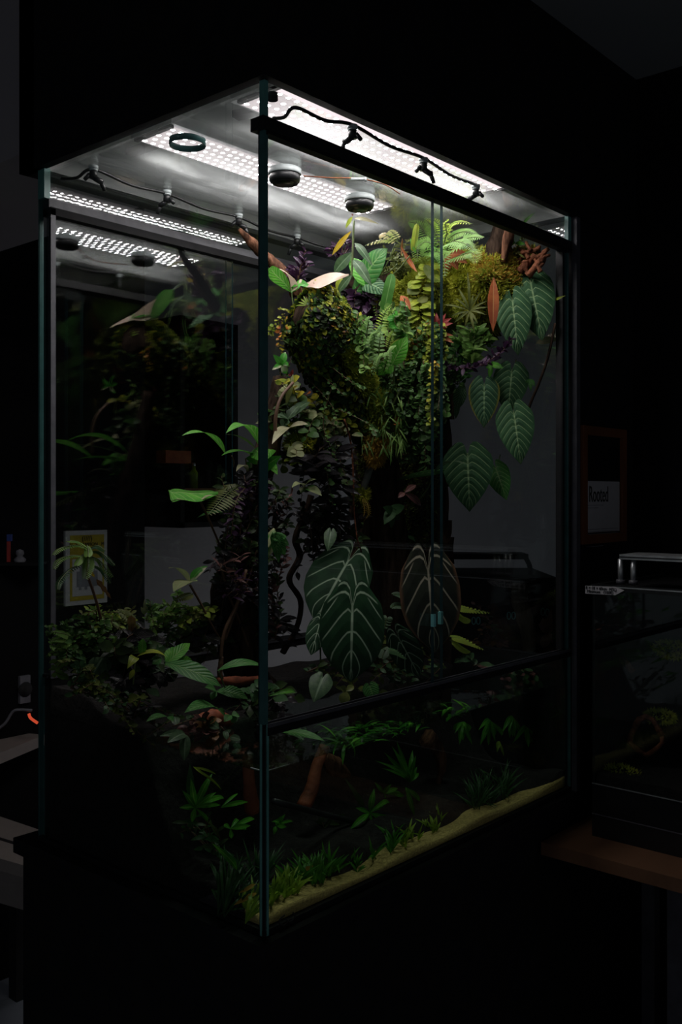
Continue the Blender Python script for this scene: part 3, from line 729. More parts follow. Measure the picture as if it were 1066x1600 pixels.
# hanging moss beard near the trunk's lower end
g = empty('hanging_moss_beard', 'ragged orange and green moss beard hanging on the thin grey twig', 'moss', Ux(592, 690, .62))
mb = MB(); rnd = random.Random(8)
for (px, py, r_, n_) in ((592, 655, .03, 2200), (590, 690, .024, 1800), (586, 712, .016, 900), (605, 640, .028, 1200)):
    c = Ux(px, py, .60)
    def s_(c=c, r_=r_):
        n = rvec(rnd); return c + V3((n.x * r_, n.y * r_, n.z * r_ * 1.3)) * rnd.random() ** .4, (n - UP * .6).normalized()
    moss(mb, s_, n_, .014, rnd, mi=0 if py < 680 else 1)
o = mb.build('tufts', ['moss', 'moss_o'], g); o['kind'] = 'stuff'
mb = MB()
for _ in range(160):
    c = Ux(rnd.uniform(565, 630), rnd.uniform(600, 700), .58 + rnd.uniform(-.03, .05)); d = (rvec(rnd) * .5 - UP + RGT * rnd.uniform(-.3, .6)).normalized() * rnd.uniform(.02, .045)
    leaf(mb, c, c + d, .0028, cam_n(c), 'lance', .15, 0, 4, 1)
mb.build('grassy_blades', 'fern', g)
trunk('grey_twig', 'bare grey twig hanging below the orange moss beard', [Ux(584, 715, .60), Ux(574, 745, .60), Ux(566, 772, .60)], [(0, .008), (1, .006)], 'greybark', 12, 9)
g = empty('epiphyte_tuft', 'small moss ball with a golden curled fern at the end of the grey twig', 'moss', Ux(565, 775, .6))
mb = MB()
def s_():
    n = rvec(rnd); return Ux(565, 772, .6) + n * .012, n
moss(mb, s_, 500, .012, rnd); mb.build('moss_ball', 'moss', g)
mb = MB(); fern(mb, [Ux(568, 778, .59), Ux(575, 790, .59), Ux(576, 803, .59), Ux(568, 815, .59)], .006, 14, mi=0, smi=0); fern(mb, [Ux(566, 778, .59), Ux(570, 797, .59), Ux(567, 812, .59)], .004, 9, mi=0, smi=0)
mb.build('golden_fronds', 'yellow', g)
# brown driftwood stick in the upper left
trunk('driftwood_stick', 'brown split driftwood stick pointing at a misting nozzle, ending at the pink leaf', [Vy(374, 358, .47), Vy(392, 378, .465), Vy(420, 405, .455), Vy(446, 432, .445), Vy(466, 458, .44)], [(0, .004), (.25, .009), (.6, .012), (1, .014)], 'bark', 40, 14, .35)
# roots and stems of the middle column
def sticks(name, label, L, mat, parts='stem', cat='wood'):
    g = empty(name, label, cat, L[0][0][-1])
    for pts, r0, r1 in L: MB().tube(spline(pts, 24), r0, r1, 7, 0, .25).build(parts, mat, g)
def VV(l, v): return [Vy(x, y, v) for x, y in l]
trunk('dark_root_column', 'dark vine wrapped root column standing left of the tank corner edge', VV([(440, 590), (420, 700), (385, 820), (368, 930), (385, 1040), (400, 1090)], .36), [(0, .015), (.3, .026), (.6, .04), (1, .05)], 'darkbark', 40, 12, .4)
trunk('brown_arched_stem', 'bare brown stem arching out below the trunk head', VV([(458, 598), (440, 620), (431, 650), (430, 700)], .28), [(0, .003), (1, .004)], 'bstem', 20, 7, .1)
trunk('mossy_crooked_branch', 'crooked branch with moss patches in front of the grey wall gap', VV([(487, 775), (478, 800), (462, 840), (468, 870), (452, 905), (470, 940), (462, 985), (442, 1020)], .40), [(0, .007), (.5, .0055), (1, .0065)], 'darkbark', 40, 9, .4)
sticks('crossing_brown_stems', 'crossing thin brown stems rising from the bed left of the corner edge',
       [(VV([(345, 1030), (350, 990), (372, 940), (385, 890)], .30), .004, .003), (VV([(352, 1000), (366, 960), (390, 900), (402, 860)], .31), .003, .002), (VV([(388, 1010), (372, 965), (356, 925), (345, 880)], .32), .0025, .002), (VV([(346, 1026), (344, 1048), (345, 1060)], .30), .005, .006)], 'bstem')
trunk('pale_hanging_root', 'long pale aerial root hanging beside the trunk', VV([(538, 655), (548, 690), (552, 740), (553, 790), (558, 840), (565, 862)], .25), [(0, .0022), (1, .0016)], 'cork', 30, 6, .0)
trunk('dark_climbing_stem', 'dark stem climbing behind the big heart leaves at the right', [Ux(868, 505, .86), Ux(856, 560, .86), Ux(842, 600, .86), Ux(826, 640, .86), Ux(812, 700, .86)], [(0, .003), (1, .003)], 'darkbark', 20, 6, 0)
# red stems and wood in and at the water
trunk('red_wood_stem', 'reddish wood stem slanting through the water, right of the corner edge', VV([(508, 1165), (497, 1195), (488, 1230), (474, 1262)], .17), [(0, .010), (1, .012)], 'redwood', 16, 8)
trunk('red_wood_stem', 'brown wood stub breaking the water surface', VV([(505, 1180), (520, 1195), (545, 1212)], .17), [(0, .010), (.6, .018), (1, .005)], 'bark', 16, 9)
trunk('red_wood_stem', 'dim red wood stem under water left of the corner edge', VV([(386, 1180), (388, 1205), (390, 1240), (396, 1268)], .2), [(0, .008), (1, .014)], 'redwood', 16, 8)
trunk('twisted_brown_root', 'twisted brown root hanging deep under water, right half', VV([(668, 1152), (682, 1170), (690, 1200), (684, 1225), (688, 1245)], .16), [(0, .02), (.3, .012), (.6, .007), (1, .008)], 'bark', 26, 8, .5)
trunk('red_driftwood', 'short red driftwood piece behind the long leaf at the corner edge', VV([(340, 1062), (370, 1064), (414, 1060)], .30), [(0, .005), (.5, .008), (1, .005)], 'redwood', 20, 10, .4)
trunk('red_driftwood', 'dark red rounded wood knob under the low green leaf', VV([(300, 1132), (330, 1120), (360, 1128)], .25), [(0, .008), (.5, .014), (1, .008)], 'redwood', 20, 10, .4)
trunk('sunken_pipe', 'dark grey pipe lying slanted under water across the tank', [Vy(428, 1252, .10), Vy(560, 1285, .14), Vy(705, 1312, .16)], [(0, .005), (1, .005)], 'rail', 10, 10, 0, 'pipe')

# ------------------------------------------------------------------ climbing and hanging plants of the upper tank
def two(name, label, cat, loc, mb_leaf, mat, mb_stem=None, smat='stem', group=None, lname='foliage'):
    e = empty(name, label, cat, loc, group)
    mb_leaf.build(lname, mat, e)
    if mb_stem is not None and mb_stem.v: mb_stem.build('stem', smat, e)
    return e
def bigleaf(parent, A, B, wpx, style, mat, depth_d=None, label=None, nh=None, quilt=0., bend=.07, fold=.12, name='leaf', wave=0., nt=22, ns=12):
    A, B = V3(A), V3(B); dep = (A - CAM).dot(FWD); mb = MB()
    leaf(mb, A, B, wpx / F * dep, nh or cam_n(A, .25), style, bend, fold, nt, ns, 0, quilt, wave)
    return mb.build(name, mat, parent, label=label)
def stemline(parent, pts, r, mat='stem', name='stem'): return MB().tube(spline(pts, 16), r, r * .8, 6).build(name, mat, parent)
# velvet heart-leaf climbers on the right
def climber(label, leaves, u, mat='phil', stem=None, group='velvet heart leaves on the right'):
    A0 = Ux(*leaves[0][0], u); e = empty('heart_leaf_climber', label, 'plant', A0, group)
    for L in leaves:
        A, B, w = L[:3]; uu = u + (L[3] if len(L) > 3 else 0)
        pa = Ux(*A, uu); pb = Ux(*B, uu - .008)
        bigleaf(e, pa, pb, w, 'heart', mat, quilt=.07, bend=.06, fold=-.02)
        stemline(e, [pa, pa + UP * .014 + V3((.012, 0, 0)), pa + UP * .030 + V3((.035, .01, 0))], .0016)
    return e
climber('large dark heart leaf with pale midrib, rear one of the top right pair', [((828.8, 440), (848, 533), 68)], .845)
climber('large heart leaf with pale midrib, front one of the top right pair', [((800.7, 468), (810, 556), 57)], .80)
climber('heart leaf with a yellow margin hanging under the purple vine', [((756.8, 602), (756.4, 669), 49)], .79, 'phil_y')
climber('ribbed green heart leaf hanging to the right of the yellow edged leaf', [((803, 644), (814, 726), 60)], .80)
climber('big ribbed heart leaf over the grey glass, lowest of the right hand leaves', [((730.8, 711), (734, 800), 79)], .78)
climber('shaded dark heart leaf hiding above the ribbed one on the right', [((800, 580), (794, 648), 56)], .855)
climber('faint small heart leaf at the far glass, right of the lowest big leaf', [((774.6, 731), (792, 782), 38)], .87, 'mid_g')
e = empty('arrow_leaf_plant', 'blue green arrow leaf held sideways over the lowest heart leaf', 'plant', Ux(668, 738, .72))
bigleaf(e, Ux(680, 738, .73), Ux(616, 752, .70), 26, 'heart', 'mid_g', nh=V3((.0, -.25, 1)) - FWD * .35, bend=.05)
bigleaf(e, Ux(678, 740, .73), Ux(728, 726, .68), 16, 'lance', 'silver', nh=V3((.0, -.2, 1)) - FWD * .3, bend=.12)
stemline(e, [Ux(678, 740, .73), Ux(660, 775, .75), Ux(600, 830, .76), Ux(575, 850, .76)], .0018)
# orchid-like stem in the middle top
e = empty('orchid_cane', 'upright cane with a yellow leaf and grey green leaves under the middle fan', 'plant', Ux(549, 433, .55))
stemline(e, [Ux(549, 436, .55), Ux(551, 405, .55), Ux(552, 372, .55), Ux(553.5, 345, .55)], .0028)
for A, B, w, st, mt, lb in (((549, 361), (519, 399), 8.5, 'lance', 'yellow', 'yellow leaf'), ((554, 342), (593, 350.5), 6, 'lance', 'cream', None), ((551, 338), (540, 357), 6, 'lance', 'lime', None), ((555, 380), (583, 417), 12, 'lance', 'silver', None),
                         ((551, 394), (522, 427), 19, 'lance', 'silver', None), ((552, 406), (582, 449), 17, 'lance', 'silver', None), ((552, 337), (549, 334), 3, 'lance', 'rosy', None), ((551, 428), (527, 459), 12, 'lance', 'silver', None)):
    bigleaf(e, Ux(*A, .55), Ux(*B, .545), w, st, mt, bend=.14, nt=12, ns=6, label=lb, fold=.3)
e = empty('quilted_leaf_plant', 'broad quilted green leaf behind the cane leaves', 'plant', Ux(580, 440, .62))
bigleaf(e, Ux(566, 440, .62), Ux(606, 388, .62), 52, 'oval', 'mid_g', nh=cam_n(Ux(580, 420, .6), .9), quilt=.05)
bigleaf(e, Ux(572, 438, .62), Ux(548, 402, .62), 30, 'oval', 'green', nh=cam_n(Ux(580, 420, .6), .9), quilt=.05)
bigleaf(e, Ux(575, 442, .62), Ux(610, 462, .60), 30, 'heart', 'phil', quilt=.05)
bigleaf(e, Ux(534, 432, .55), Ux(528, 457, .55), 13, 'lance', 'lime', bend=.15)
mb = MB()
for A, B in (((590, 436), (618, 380)), ((597, 430), (621, 412)), ((600, 440), (640, 400))): mb.tube(spline([Ux(*A, .63), Ux((A[0] + B[0]) / 2 + 2, (A[1] + B[1]) / 2 + 2, .63), Ux(*B, .63)], 10), .0014, n=5)
mb.build('stem', 'stem', e)
e = empty('strap_leaf_plant', 'upright rounded strap leaf in front of the lime shingle leaves', 'plant', Ux(600, 480, .6)); bigleaf(e, Ux(601, 484, .60), Ux(613, 428, .60), 17, 'strap', 'strap', bend=.08)
e = empty('orange_curl_leaf', 'thin curled orange leaf left of the bright fern', 'leaf', Ux(628, 385, .66)); bigleaf(e, Ux(629, 372, .66), Ux(627, 400, .66), 4, 'lance', 'brown', bend=-.2, fold=.5); bigleaf(e, Ux(627, 385, .66), Ux(652, 425, .66), 7, 'lance', 'orange', bend=-.18, fold=.5)
e = empty('folded_lime_leaf', 'folded yellow green leaf standing left of the bright fern', 'leaf', Ux(645, 392, .66)); bigleaf(e, Ux(646, 392, .66), Ux(652, 350, .66), 10, 'strap', 'lime', bend=.1, fold=.8); bigleaf(e, Ux(641, 372, .66), Ux(650, 396, .66), 6, 'lance', 'green', bend=.1)
# bright fern
def fernplant(name, label, base, fronds, plen, mat, plane, n=16, u=None, pw=.24, droop=.2, smat='stem', group=None, nh=None, sweep=.35):
    e = empty(name, label, 'fern', plane(*base), group)
    for f in fronds:
        mb = MB(); k = f[1] if isinstance(f, tuple) else 1.; pts = f[0] if isinstance(f, tuple) else f
        fern(mb, [plane(*p) for p in pts], plen * k, n, nh, 0, 1, pw=pw, droop=droop, sweep=sweep); mb.build('frond', [mat, smat], e)
    return e
pu = lambda u: (lambda x, y, du=0: Ux(x, y, u + du))
pv = lambda v: (lambda x, y, dv=0: Vy(x, y, v + dv))
fernplant('bright_fern', 'bright green arching fern at the top of the moss cushion', (688, 412),
          [[(688, 412, 0), (672, 375, -.03), (655, 352, -.05), (638, 346, -.06)], [(688, 412, 0), (685, 375, -.02), (676, 355, -.03), (664, 340, -.04)], [(688, 410, 0), (700, 375, -.02), (725, 362, -.03), (752, 372, -.04)],
           [(690, 412, 0), (712, 388, -.05), (732, 372, -.06), (757, 371, -.07)], [(690, 414, 0), (712, 402, -.05), (738, 395, -.07), (744, 412, -.08)], [(686, 414, 0), (676, 396, -.05), (692, 398, -.09), (696, 434, -.11)],
           [(686, 412, 0), (665, 388, -.03), (655, 385, -.05), (652, 410, -.07)], [(690, 410, 0), (705, 380, -.08), (725, 380, -.10), (742, 392, -.12)], [(688, 412, 0), (678, 385, -.06), (664, 378, -.08), (650, 388, -.10)]], .025, 'fern', pu(.74), 24, pw=.085, sweep=.45)
fernplant('yellow_fern', 'yellow green fern crown just above the bright fern', (690, 400), [[(690, 395, 0), (690, 360, -.02), (680, 345, -.03), (664, 343, -.04)], [(690, 392, 0), (702, 358, -.02), (715, 347, -.03), (738, 350, -.04)], [(690, 395, 0), (698, 365, -.04), (696, 350, -.05), (700, 342, -.06)]], .014, 'fern_y', pu(.72), 17, pw=.16)
fernplant('pink_tinged_fern', 'small pink and lime fern frond beside the cane tip', (618, 376), [[(622, 378), (600, 374), (570, 384)], [(622, 376), (600, 366), (592, 372)], [(624, 374), (612, 362), (605, 364)]], .012, 'fern_p', pu(.62), 9, pw=.45)
fernplant('crinkled_fern', 'small pale crinkled fern right of the bright fern', (738, 412), [[(735, 418), (748, 400), (755, 384)], [(730, 412), (738, 404), (745, 402)]], .010, 'fern', pu(.78), 10, pw=.6)
# orange leaves below fern
def rosette(name, label, ctr, tips, wpx, mat, plane, cat='plant', style='lance', bend=.1, group=None, up=.3, fold=.25, cen_dv=0., name_part='leaf', mats=None):
    c = plane(*ctr); e = empty(name, label, cat, c, group)
    for k, tp in enumerate(tips):
        w = tp[2] if len(tp) > 2 else wpx; dd = tp[3] if len(tp) > 3 else 0.
        bigleaf(e, c, plane(tp[0], tp[1], dd), w, style, mats[k % len(mats)] if mats else mat, bend=bend, fold=fold, nt=9, ns=4, name=name_part, nh=cam_n(c, up))
    return e
rosette('orange_leaf_shrub', 'orange red leaves glowing underneath the bright fern', (702, 398), [(731, 412, 14), (738, 402, 12), (724, 392, 12), (700, 424, 15), (716, 422, 14), (735, 396, 8)], 12, 'orange', pu(.70))
e = empty('hanging_red_leaf', 'single salmon red leaf hanging left of the big heart leaves', 'leaf', Ux(771, 434, .79)); bigleaf(e, Ux(771.6, 434, .74), Ux(770.5, 519, .735), 18, 'lance', 'orange', bend=.05)
rosette('red_bromeliad', 'red rosette bromeliad behind the door edges', (683, 512), [(662, 500, 8), (668, 493, 8), (682, 488, 7), (697, 490, 8), (706, 497, 9), (708, 505, 8), (660, 513, 8), (700, 512, 8), (676, 498, 8), (690, 500, 8)], 8, 'red', pu(.70), 'bromeliad')
rosette('orange_bromeliad', 'orange lower rosette right under the red bromeliad', (683, 524), [(708, 524, 7), (709, 536, 8), (660, 520, 7), (664, 530, 7), (694, 538, 7)], 8, 'orange', pu(.70), 'bromeliad')
rosette('air_plant', 'spiky olive air plant hanging on the moss cushion', (734, 486), [(691, 477, 3.), (731, 424, 4.), (716, 450, 4.), (710, 505, 4.), (742, 522, 4.), (760, 492, 4), (762, 470, 3.5), (752, 455, 3.5), (722, 460, 4), (748, 508, 4), (705, 495, 3.5), (740, 460, 4), (765, 480, 3), (726, 512, 3.5), (712, 466, 3), (734, 440, 3.5)], 3.5, 'fern_o', pu(.73), 'air plant', 'lance', .16)
rosette('small_air_plant', 'tiny spiky air plant on top of the trunk head below the pink leaf', (482, 478), [(474, 462, 2.5), (484, 462, 2.5), (492, 466, 2.5), (466, 472, 2.5), (495, 472, 2.5), (479, 464, 2.5), (470, 467, 2.5), (488, 464, 2.5), (462, 478, 2.5)], 2.5, 'fern_y', pu(.40), 'air plant')
# shingle plant: two rows of rounded lime leaves overlapping like roof tiles
e = empty('shingle_plant', 'lime shingle plant with overlapping rounded leaves climbing behind the door edges', 'plant', Ux(655, 470, .68))
path = spline([Ux(672, 418, .70), Ux(662, 440, .69), Ux(655, 465, .68), Ux(656, 490, .67), Ux(650, 515, .67)], 15)
for k, p in enumerate(path):
    for s in (-1, 1):
        sp_ = 11 if k % 2 else 13
        A = p + RGT * (s * .003) ; B = p + RGT * (s * sp_ * 1.45 / F * 2.1) - UP * (.007 + .002 * (k % 3)) - FWD * .012
        jt = rvec(rnd) * .005; mb = MB(); leaf(mb, A + jt * .6, B + jt * 1.5 - UP * rnd.uniform(-.004, .008), .026 * rnd.uniform(.75, 1.2), cam_n(p, 1.2) + rvec(rnd) * .35, 'round', .12, -.12, 8, 4); mb.build('leaf', 'lime' if rnd.random() < .85 else 'fern_o', e)
bigleaf(e, Ux(664, 414, .69), Ux(678, 440, .68), 14, 'round', 'fern_o', bend=.1)
o = rosette('fallen_orange_leaf', 'orange yellow leaf lying against the shingle plant', (626, 462), [(642, 484, 13)], 12, 'orange', pu(.64), 'leaf')
rosette('yellowing_leaf_plant', 'small leaves turning yellow left of the strap leaf', (584, 482), [(590, 466, 8), (572, 492, 8)], 8, 'yellow', pu(.62), 'leaf')

# ---- pink arrow leaf and friends on the trunk head
e = empty('pink_arrowhead_plant', 'large pink and white arrow leaf with green blotches on top of the trunk head', 'plant', Ux(480, 480, .43))
PA = Ux(474, 447, .43)
def gridleaf(parent, rows, mat, name='leaf', label=None):
    """a blade given by rows of world points"""
    mb = MB(); n = len(rows[0])
    for r in rows: mb.v += [V3(p) for p in r]
    for i in range(len(rows) - 1):
        for j in range(n - 1):
            q = i * n + j; mb.face((q, q + 1, q + n + 1, q + n), [(j / (n - 1), i / (len(rows) - 1)), ((j + 1) / (n - 1), i / (len(rows) - 1)), ((j + 1) / (n - 1), (i + 1) / (len(rows) - 1)), (j / (n - 1), (i + 1) / (len(rows) - 1))])
    return mb.build(name, mat, parent, label=label)
def lay(pts, plane, n=14, up=None):
    """rows across the blade from left outline points to right outline points"""
    rows = []
    L_, R_ = spline([plane(*p) for p in pts[0]], n), spline([plane(*p) for p in pts[1]], n)
    for a, b in zip(L_, R_): rows.append([a.lerp(b, k / 6) + (up or V3((0, 0, 0))) * math.sin(PI * k / 6) for k in range(7)])
    return rows
gridleaf(e, lay(([(474, 446, 0), (490, 436, .01), (512, 427, .015), (530, 426, .02), (545, 430, .02)], [(474, 447, -.02), (488, 449, -.05), (500, 450, -.05), (520, 441, -.03), (545, 430.5, .02)]), pu(.43), up=UP * .003), 'pink', label='pink half of the leaf')
gridleaf(e, lay(([(455, 456, 0), (452, 436, .0), (444, 423, .0), (434, 419, 0)], [(455, 457, -.02), (466, 447, -.03), (456, 432, -.02), (434.5, 419.5, 0)]), pu(.42)), 'pink')
gridleaf(e, lay(([(455, 457, 0), (440, 449, .0), (422, 436, 0), (419, 420, 0)], [(455, 456, -.01), (450, 436, -.01), (438, 421, -.01), (426, 415, -.01)]), pu(.42)), 'green', label='green half of the leaf')
bigleaf(e, Ux(457, 452, .42), Ux(490, 452, .40), 14, 'lance', 'varieg', nh=cam_n(PA, .5), bend=.2, wave=.1)
bigleaf(e, Ux(470, 441, .425), Ux(455, 458, .40), 10, 'lance', 'varieg', nh=cam_n(PA, .5))
stemline(e, [Ux(456, 457, .42), Ux(457, 468, .42), Ux(460, 484, .42)], .0016); stemline(e, [Ux(493, 452, .43), Ux(491, 470, .43), Ux(489, 484, .43)], .0022)
bigleaf(e, Ux(492, 453, .43), Ux(515, 454, .42), 4, 'lance', 'green'); bigleaf(e, Ux(492, 453, .43), Ux(480, 459, .42), 5, 'lance', 'cream')
def tufts(name, label, c, r, n, L, wd, mat, seed, plane, style='lance', cat='plant', up=.5, smat='bstem', nst=9):
    rnd = random.Random(seed); cc = plane(*c); e = empty(name, label, cat, cc); st = MB(); lf = MB()
    for k in range(nst):
        d = (rvec(rnd) + UP * up); tip = cc + V3((d.x, d.y, d.z)) * r * rnd.uniform(.5, 1.)
        vine(st, lf, [cc - UP * r * .5, cc.lerp(tip, .5) + UP * r * .1, tip], L, n // nst, rnd, style, aspect=wd)
    lf.build('foliage', mat, e); st.build('stem', smat, e); return e
tufts('purple_leaf_tuft', 'spiky purple tuft behind the pink leaf, by the driftwood stick', (466, 425), .035, 90, .020, .3, 'purple', 1, pu(.50))
tufts('purple_leaf_tuft', 'purple tuft peeking out left of the cane, under the fan', (534, 398), .034, 90, .018, .3, 'purple', 2, pu(.60))
tufts('purple_leaf_tuft', 'dim purple tuft under the tip of the pink leaf', (518, 448), .026, 60, .016, .35, 'purple', 3, pu(.56))
# creeping figs over the trunk
rnd = random.Random(31)
def figs(name, label, samp, n, size, mats, seed, cat='creeper', loc=None, aspect=.85):
    rnd = random.Random(seed); mb = MB(); cover(mb, samp, n, size, rnd, mis=list(range(len(mats))), aspect=aspect)
    e = empty(name, label, cat, loc if loc is not None else mb.v[0]); mb.build('foliage', mats, e); return e
hs = tube_samp(TP, [(a, r + .006) for a, r in TR], rnd, .0, .22)
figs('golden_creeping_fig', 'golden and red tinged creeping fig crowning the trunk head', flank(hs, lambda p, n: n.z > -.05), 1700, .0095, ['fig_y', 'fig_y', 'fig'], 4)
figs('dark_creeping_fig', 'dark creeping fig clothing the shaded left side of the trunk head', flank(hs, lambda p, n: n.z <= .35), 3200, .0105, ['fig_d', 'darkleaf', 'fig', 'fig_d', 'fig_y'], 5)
hs2 = tube_samp(TP, [(a, r + .006) for a, r in TR], rnd, .2, .5)
figs('trunk_creeping_fig', 'creeping fig running down the leaning trunk', flank(hs2, lambda p, n: n.dot(RGT) < .3), 1500, .010, ['fig', 'fig_d', 'fig_y'], 6)
def hangvines(name, label, starts, size, mat, seed, plane, n=16, smat='bstem', aspect=.8, cat='creeper', drift=.15):
    rnd = random.Random(seed); st = MB(); lf = MB(); e = None
    for s in starts:
        A, B = plane(*s[0]), plane(*s[1]); 
        if e is None: e = empty(name, label, cat, A)
        mid = A.lerp(B, .5) + rvec(rnd) * (B - A).length * drift
        vine(st, lf, [A, mid, B], size, s[2] if len(s) > 2 else n, rnd, 'round', aspect=aspect, n_t=4)
    lf.build('foliage', mat, e); st.build('stem', smat, e); return e
hangvines('hanging_golden_vine', 'short golden vine hanging out left of the trunk head', [((446, 490), (421, 524), 18), ((450, 486), (437, 482), 6), ((440, 500), (436, 546), 12), ((448, 520), (440, 552), 9)], .009, 'fig_y', 7, pu(.40))
hangvines('hanging_fig_strands', 'strands of tiny leaves trailing down the trunk front', [((470, 545), (540, 620), 26), ((480, 590), (530, 665), 22), ((500, 560), (570, 610), 20), ((455, 560), (462, 660), 24), ((445, 620), (446, 690), 20), ((520, 600), (526, 720), 24), ((505, 700), (520, 790), 22), ((530, 640), (590, 680), 18)], .010, 'fig', 8, pu(.44))
hangvines('hanging_fig_strands', 'dark strands of leaves dangling under the trunk head', [((440, 560), (450, 640), 22), ((470, 600), (480, 720), 30), ((495, 640), (500, 740), 24), ((462, 640), (440, 730), 22), ((520, 660), (545, 760), 22), ((480, 720), (470, 800), 18)], .012, 'fig_d', 9, pu(.46))
# fig curtain right of trunk: (560..700, 560..720)
def curtain(name, label, box, n, size, mats, seed, u, sp=.05, cat='creeper', aspect=.85, stems=14):
    rnd = random.Random(seed); x0, y0, x1, y1 = box; mb = MB(); st = MB()
    for _ in range(stems):
        x = rnd.uniform(x0, x1); uu = u + rnd.uniform(-sp, sp); A = Ux(x, y0 + rnd.uniform(-5, 15), uu); B = Ux(x + rnd.uniform(-15, 15), y1 - rnd.uniform(0, .4) * (y1 - y0), uu - .01)
        vine(st, mb, [A, A.lerp(B, .5) + rvec(rnd) * .015, B], size, n // stems, rnd, 'round', mi=rnd.randrange(len(mats)), aspect=aspect)
    e = empty(name, label, cat, Ux((x0 + x1) / 2, y0, u)); mb.build('foliage', mats, e); st.build('stem', 'bstem', e); return e
curtain('creeping_fig_curtain', 'dense curtain of small round leaves between trunk and door edges', (570, 565, 692, 690), 2300, .0105, ['fig', 'fig', 'fig', 'fig', 'fig_d', 'fig_y'], 12, .63, .05, stems=46)
curtain('creeping_fig_curtain', 'green fig leaves trailing low beside the grey twig', (622, 600, 665, 735), 420, .014, ['fig'], 13, .68, .03, stems=12)
curtain('creeping_fig_curtain', 'golden fig leaves spilling below the lime shingles', (630, 505, 690, 590), 800, .0105, ['fig_y', 'lime', 'fig', 'fig'], 14, .665, .03, stems=22)
curtain('creeping_fig_curtain', 'small leaves falling beside the door edges above the grey glass', (690, 555, 712, 630), 160, .012, ['fig'], 15, .76, .02, stems=7)
curtain('creeping_fig_curtain', 'shaded round leaves under the air plant', (700, 505, 760, 560), 130, .014, ['fig', 'fig_d'], 16, .80, .03, stems=10)
curtain('bushy_fig_patch', 'mixed green leaf patch on the right shoulder of the trunk head', (515, 490, 570, 590), 800, .013, ['fig', 'fig', 'fern', 'fig_y'], 17, .52, .05, stems=22)
curtain('dark_leaf_backdrop', 'blackish leaf mass behind the ferns, left of the strap leaf', (525, 455, 600, 530), 420, .024, ['purple', 'darkleaf', 'darkleaf'], 18, .64, .03, stems=14, aspect=.6)
curtain('white_flecked_creeper', 'pale flecked leaves below the strap leaf', (600, 470, 635, 540), 260, .015, ['fern', 'varieg', 'fig'], 19, .60, .03, stems=12)
# ferns in the middle
def ff(x, y, dx, dy, b=0.): return [(x, y, 0), (x + dx * .45, y + dy * .6, -.01), (x + dx * .8, y + dy * .92, -.02 - b), (x + dx, y + dy, -.03 - b)]
fernplant('blue_green_fern', 'bushy blue green fern right of the trunk head', (548, 560), [ff(550, 565, -6, -72), ff(552, 560, 12, -62), ff(548, 560, -20, -52), ff(560, 565, 30, -48), ff(570, 560, 8, -66), ff(572, 562, 42, -10), ff(545, 565, -26, -22), ff(585, 560, 12, -52), ff(590, 566, -6, -44), ff(560, 568, 2, -30)], .013, 'fern', pu(.54), 14, pw=.5)
fernplant('lobed_fern', 'light green lobed fern in front of the blue green one', (575, 590), [ff(576, 585, -8, -58), ff(580, 588, 20, -36), ff(572, 588, -22, -40), ff(590, 585, 6, -66), ff(600, 580, 16, -40)], .012, 'fern', pu(.52), 12, pw=.6)
fernplant('pale_comb_fern', 'pale comb-like fern frond curving up below the strap leaf', (592, 540), [[(590, 545), (594, 515), (601, 490), (614, 474)]], .014, 'fern_y', pu(.54), 18, pw=.22)
fernplant('comb_fern', 'fern frond pointing up behind the bright arrow leaf', (610, 550), [[(606, 548), (618, 535), (632, 526)], [(605, 545), (612, 525), (620, 512)]], .010, 'fern_y', pu(.58), 14, pw=.25)
fernplant('small_side_fern', 'short green fern left of the strap leaf', (592, 480), [[(594, 500, 0), (589, 475, 0), (592, 452, 0)]], .010, 'fern', pu(.62), 12, pw=.5)
e = empty('bright_arrow_leaf', 'bright green arrow leaf on a long stalk in front of the fig curtain', 'plant', Ux(606, 652, .56))
bigleaf(e, Ux(617, 566, .56), Ux(587.5, 585, .55), 20, 'lance', 'green', bend=.05, fold=.3)
bigleaf(e, Ux(612, 572, .56), Ux(637, 525, .56), 30, 'lance', 'green', bend=.12, fold=.35)
bigleaf(e, Ux(616, 569, .56), Ux(598, 577, .55), 26, 'round', 'green', bend=.1, fold=.2)
stemline(e, [Ux(617, 568, .56), Ux(614, 610, .57), Ux(608, 650, .58)], .0024); stemline(e, [Ux(628, 606, .57), Ux(616, 630, .57), Ux(608, 652, .58)], .0026)
rosette('single_red_leaf', 'small red orange leaf at the foot of the bushy fern', (544, 578), [(557, 571, 9), (549, 582, 4)], 9, 'orange', pu(.5), 'leaf')
rosette('single_red_leaf', 'small red leaf bud under the trunk head at the left', (455, 588), [(458, 577, 5), (452, 584, 6)], 6, 'red', pu(.42), 'leaf')
# purple vine on the right
def pvine(name, label, pts, plane, n, size, mat, seed, aspect=.4, smat='bstem', style='lance', jitter=.5, r=.0012, cat='vine', group=None):
    rnd = random.Random(seed); st = MB(); lf = MB(); P = [plane(*p) for p in pts]
    vine(st, lf, P, size, n, rnd, style, aspect=aspect, jitter=jitter, n_t=5, r=r)
    vine(st, lf, P, size * .8, n, rnd, style, aspect=aspect, jitter=jitter * 1.6, n_t=5, r=r)
    e = empty(name, label, cat, P[0], group); lf.build('foliage', mat, e); st.build('stem', smat, e); return e
pvine('purple_vine', 'dusky purple vine running level across the door edges', [(632, 560), (660, 566), (690, 572), (715, 576), (745, 572), (770, 560), (800, 536)], pu(.72), 46, .022, 'purple', 40)
pvine('purple_vine', 'thin purple shoot climbing towards the big heart leaves', [(752, 572), (775, 560), (790, 540), (802, 528)], pu(.77), 18, .014, 'purple', 41)
tufts('green_creeper_tuft', 'leafy green shoots above the purple vine, right of the door edges', (735, 552), .05, 150, .026, .38, 'fern', 42, pu(.78), smat='stem')
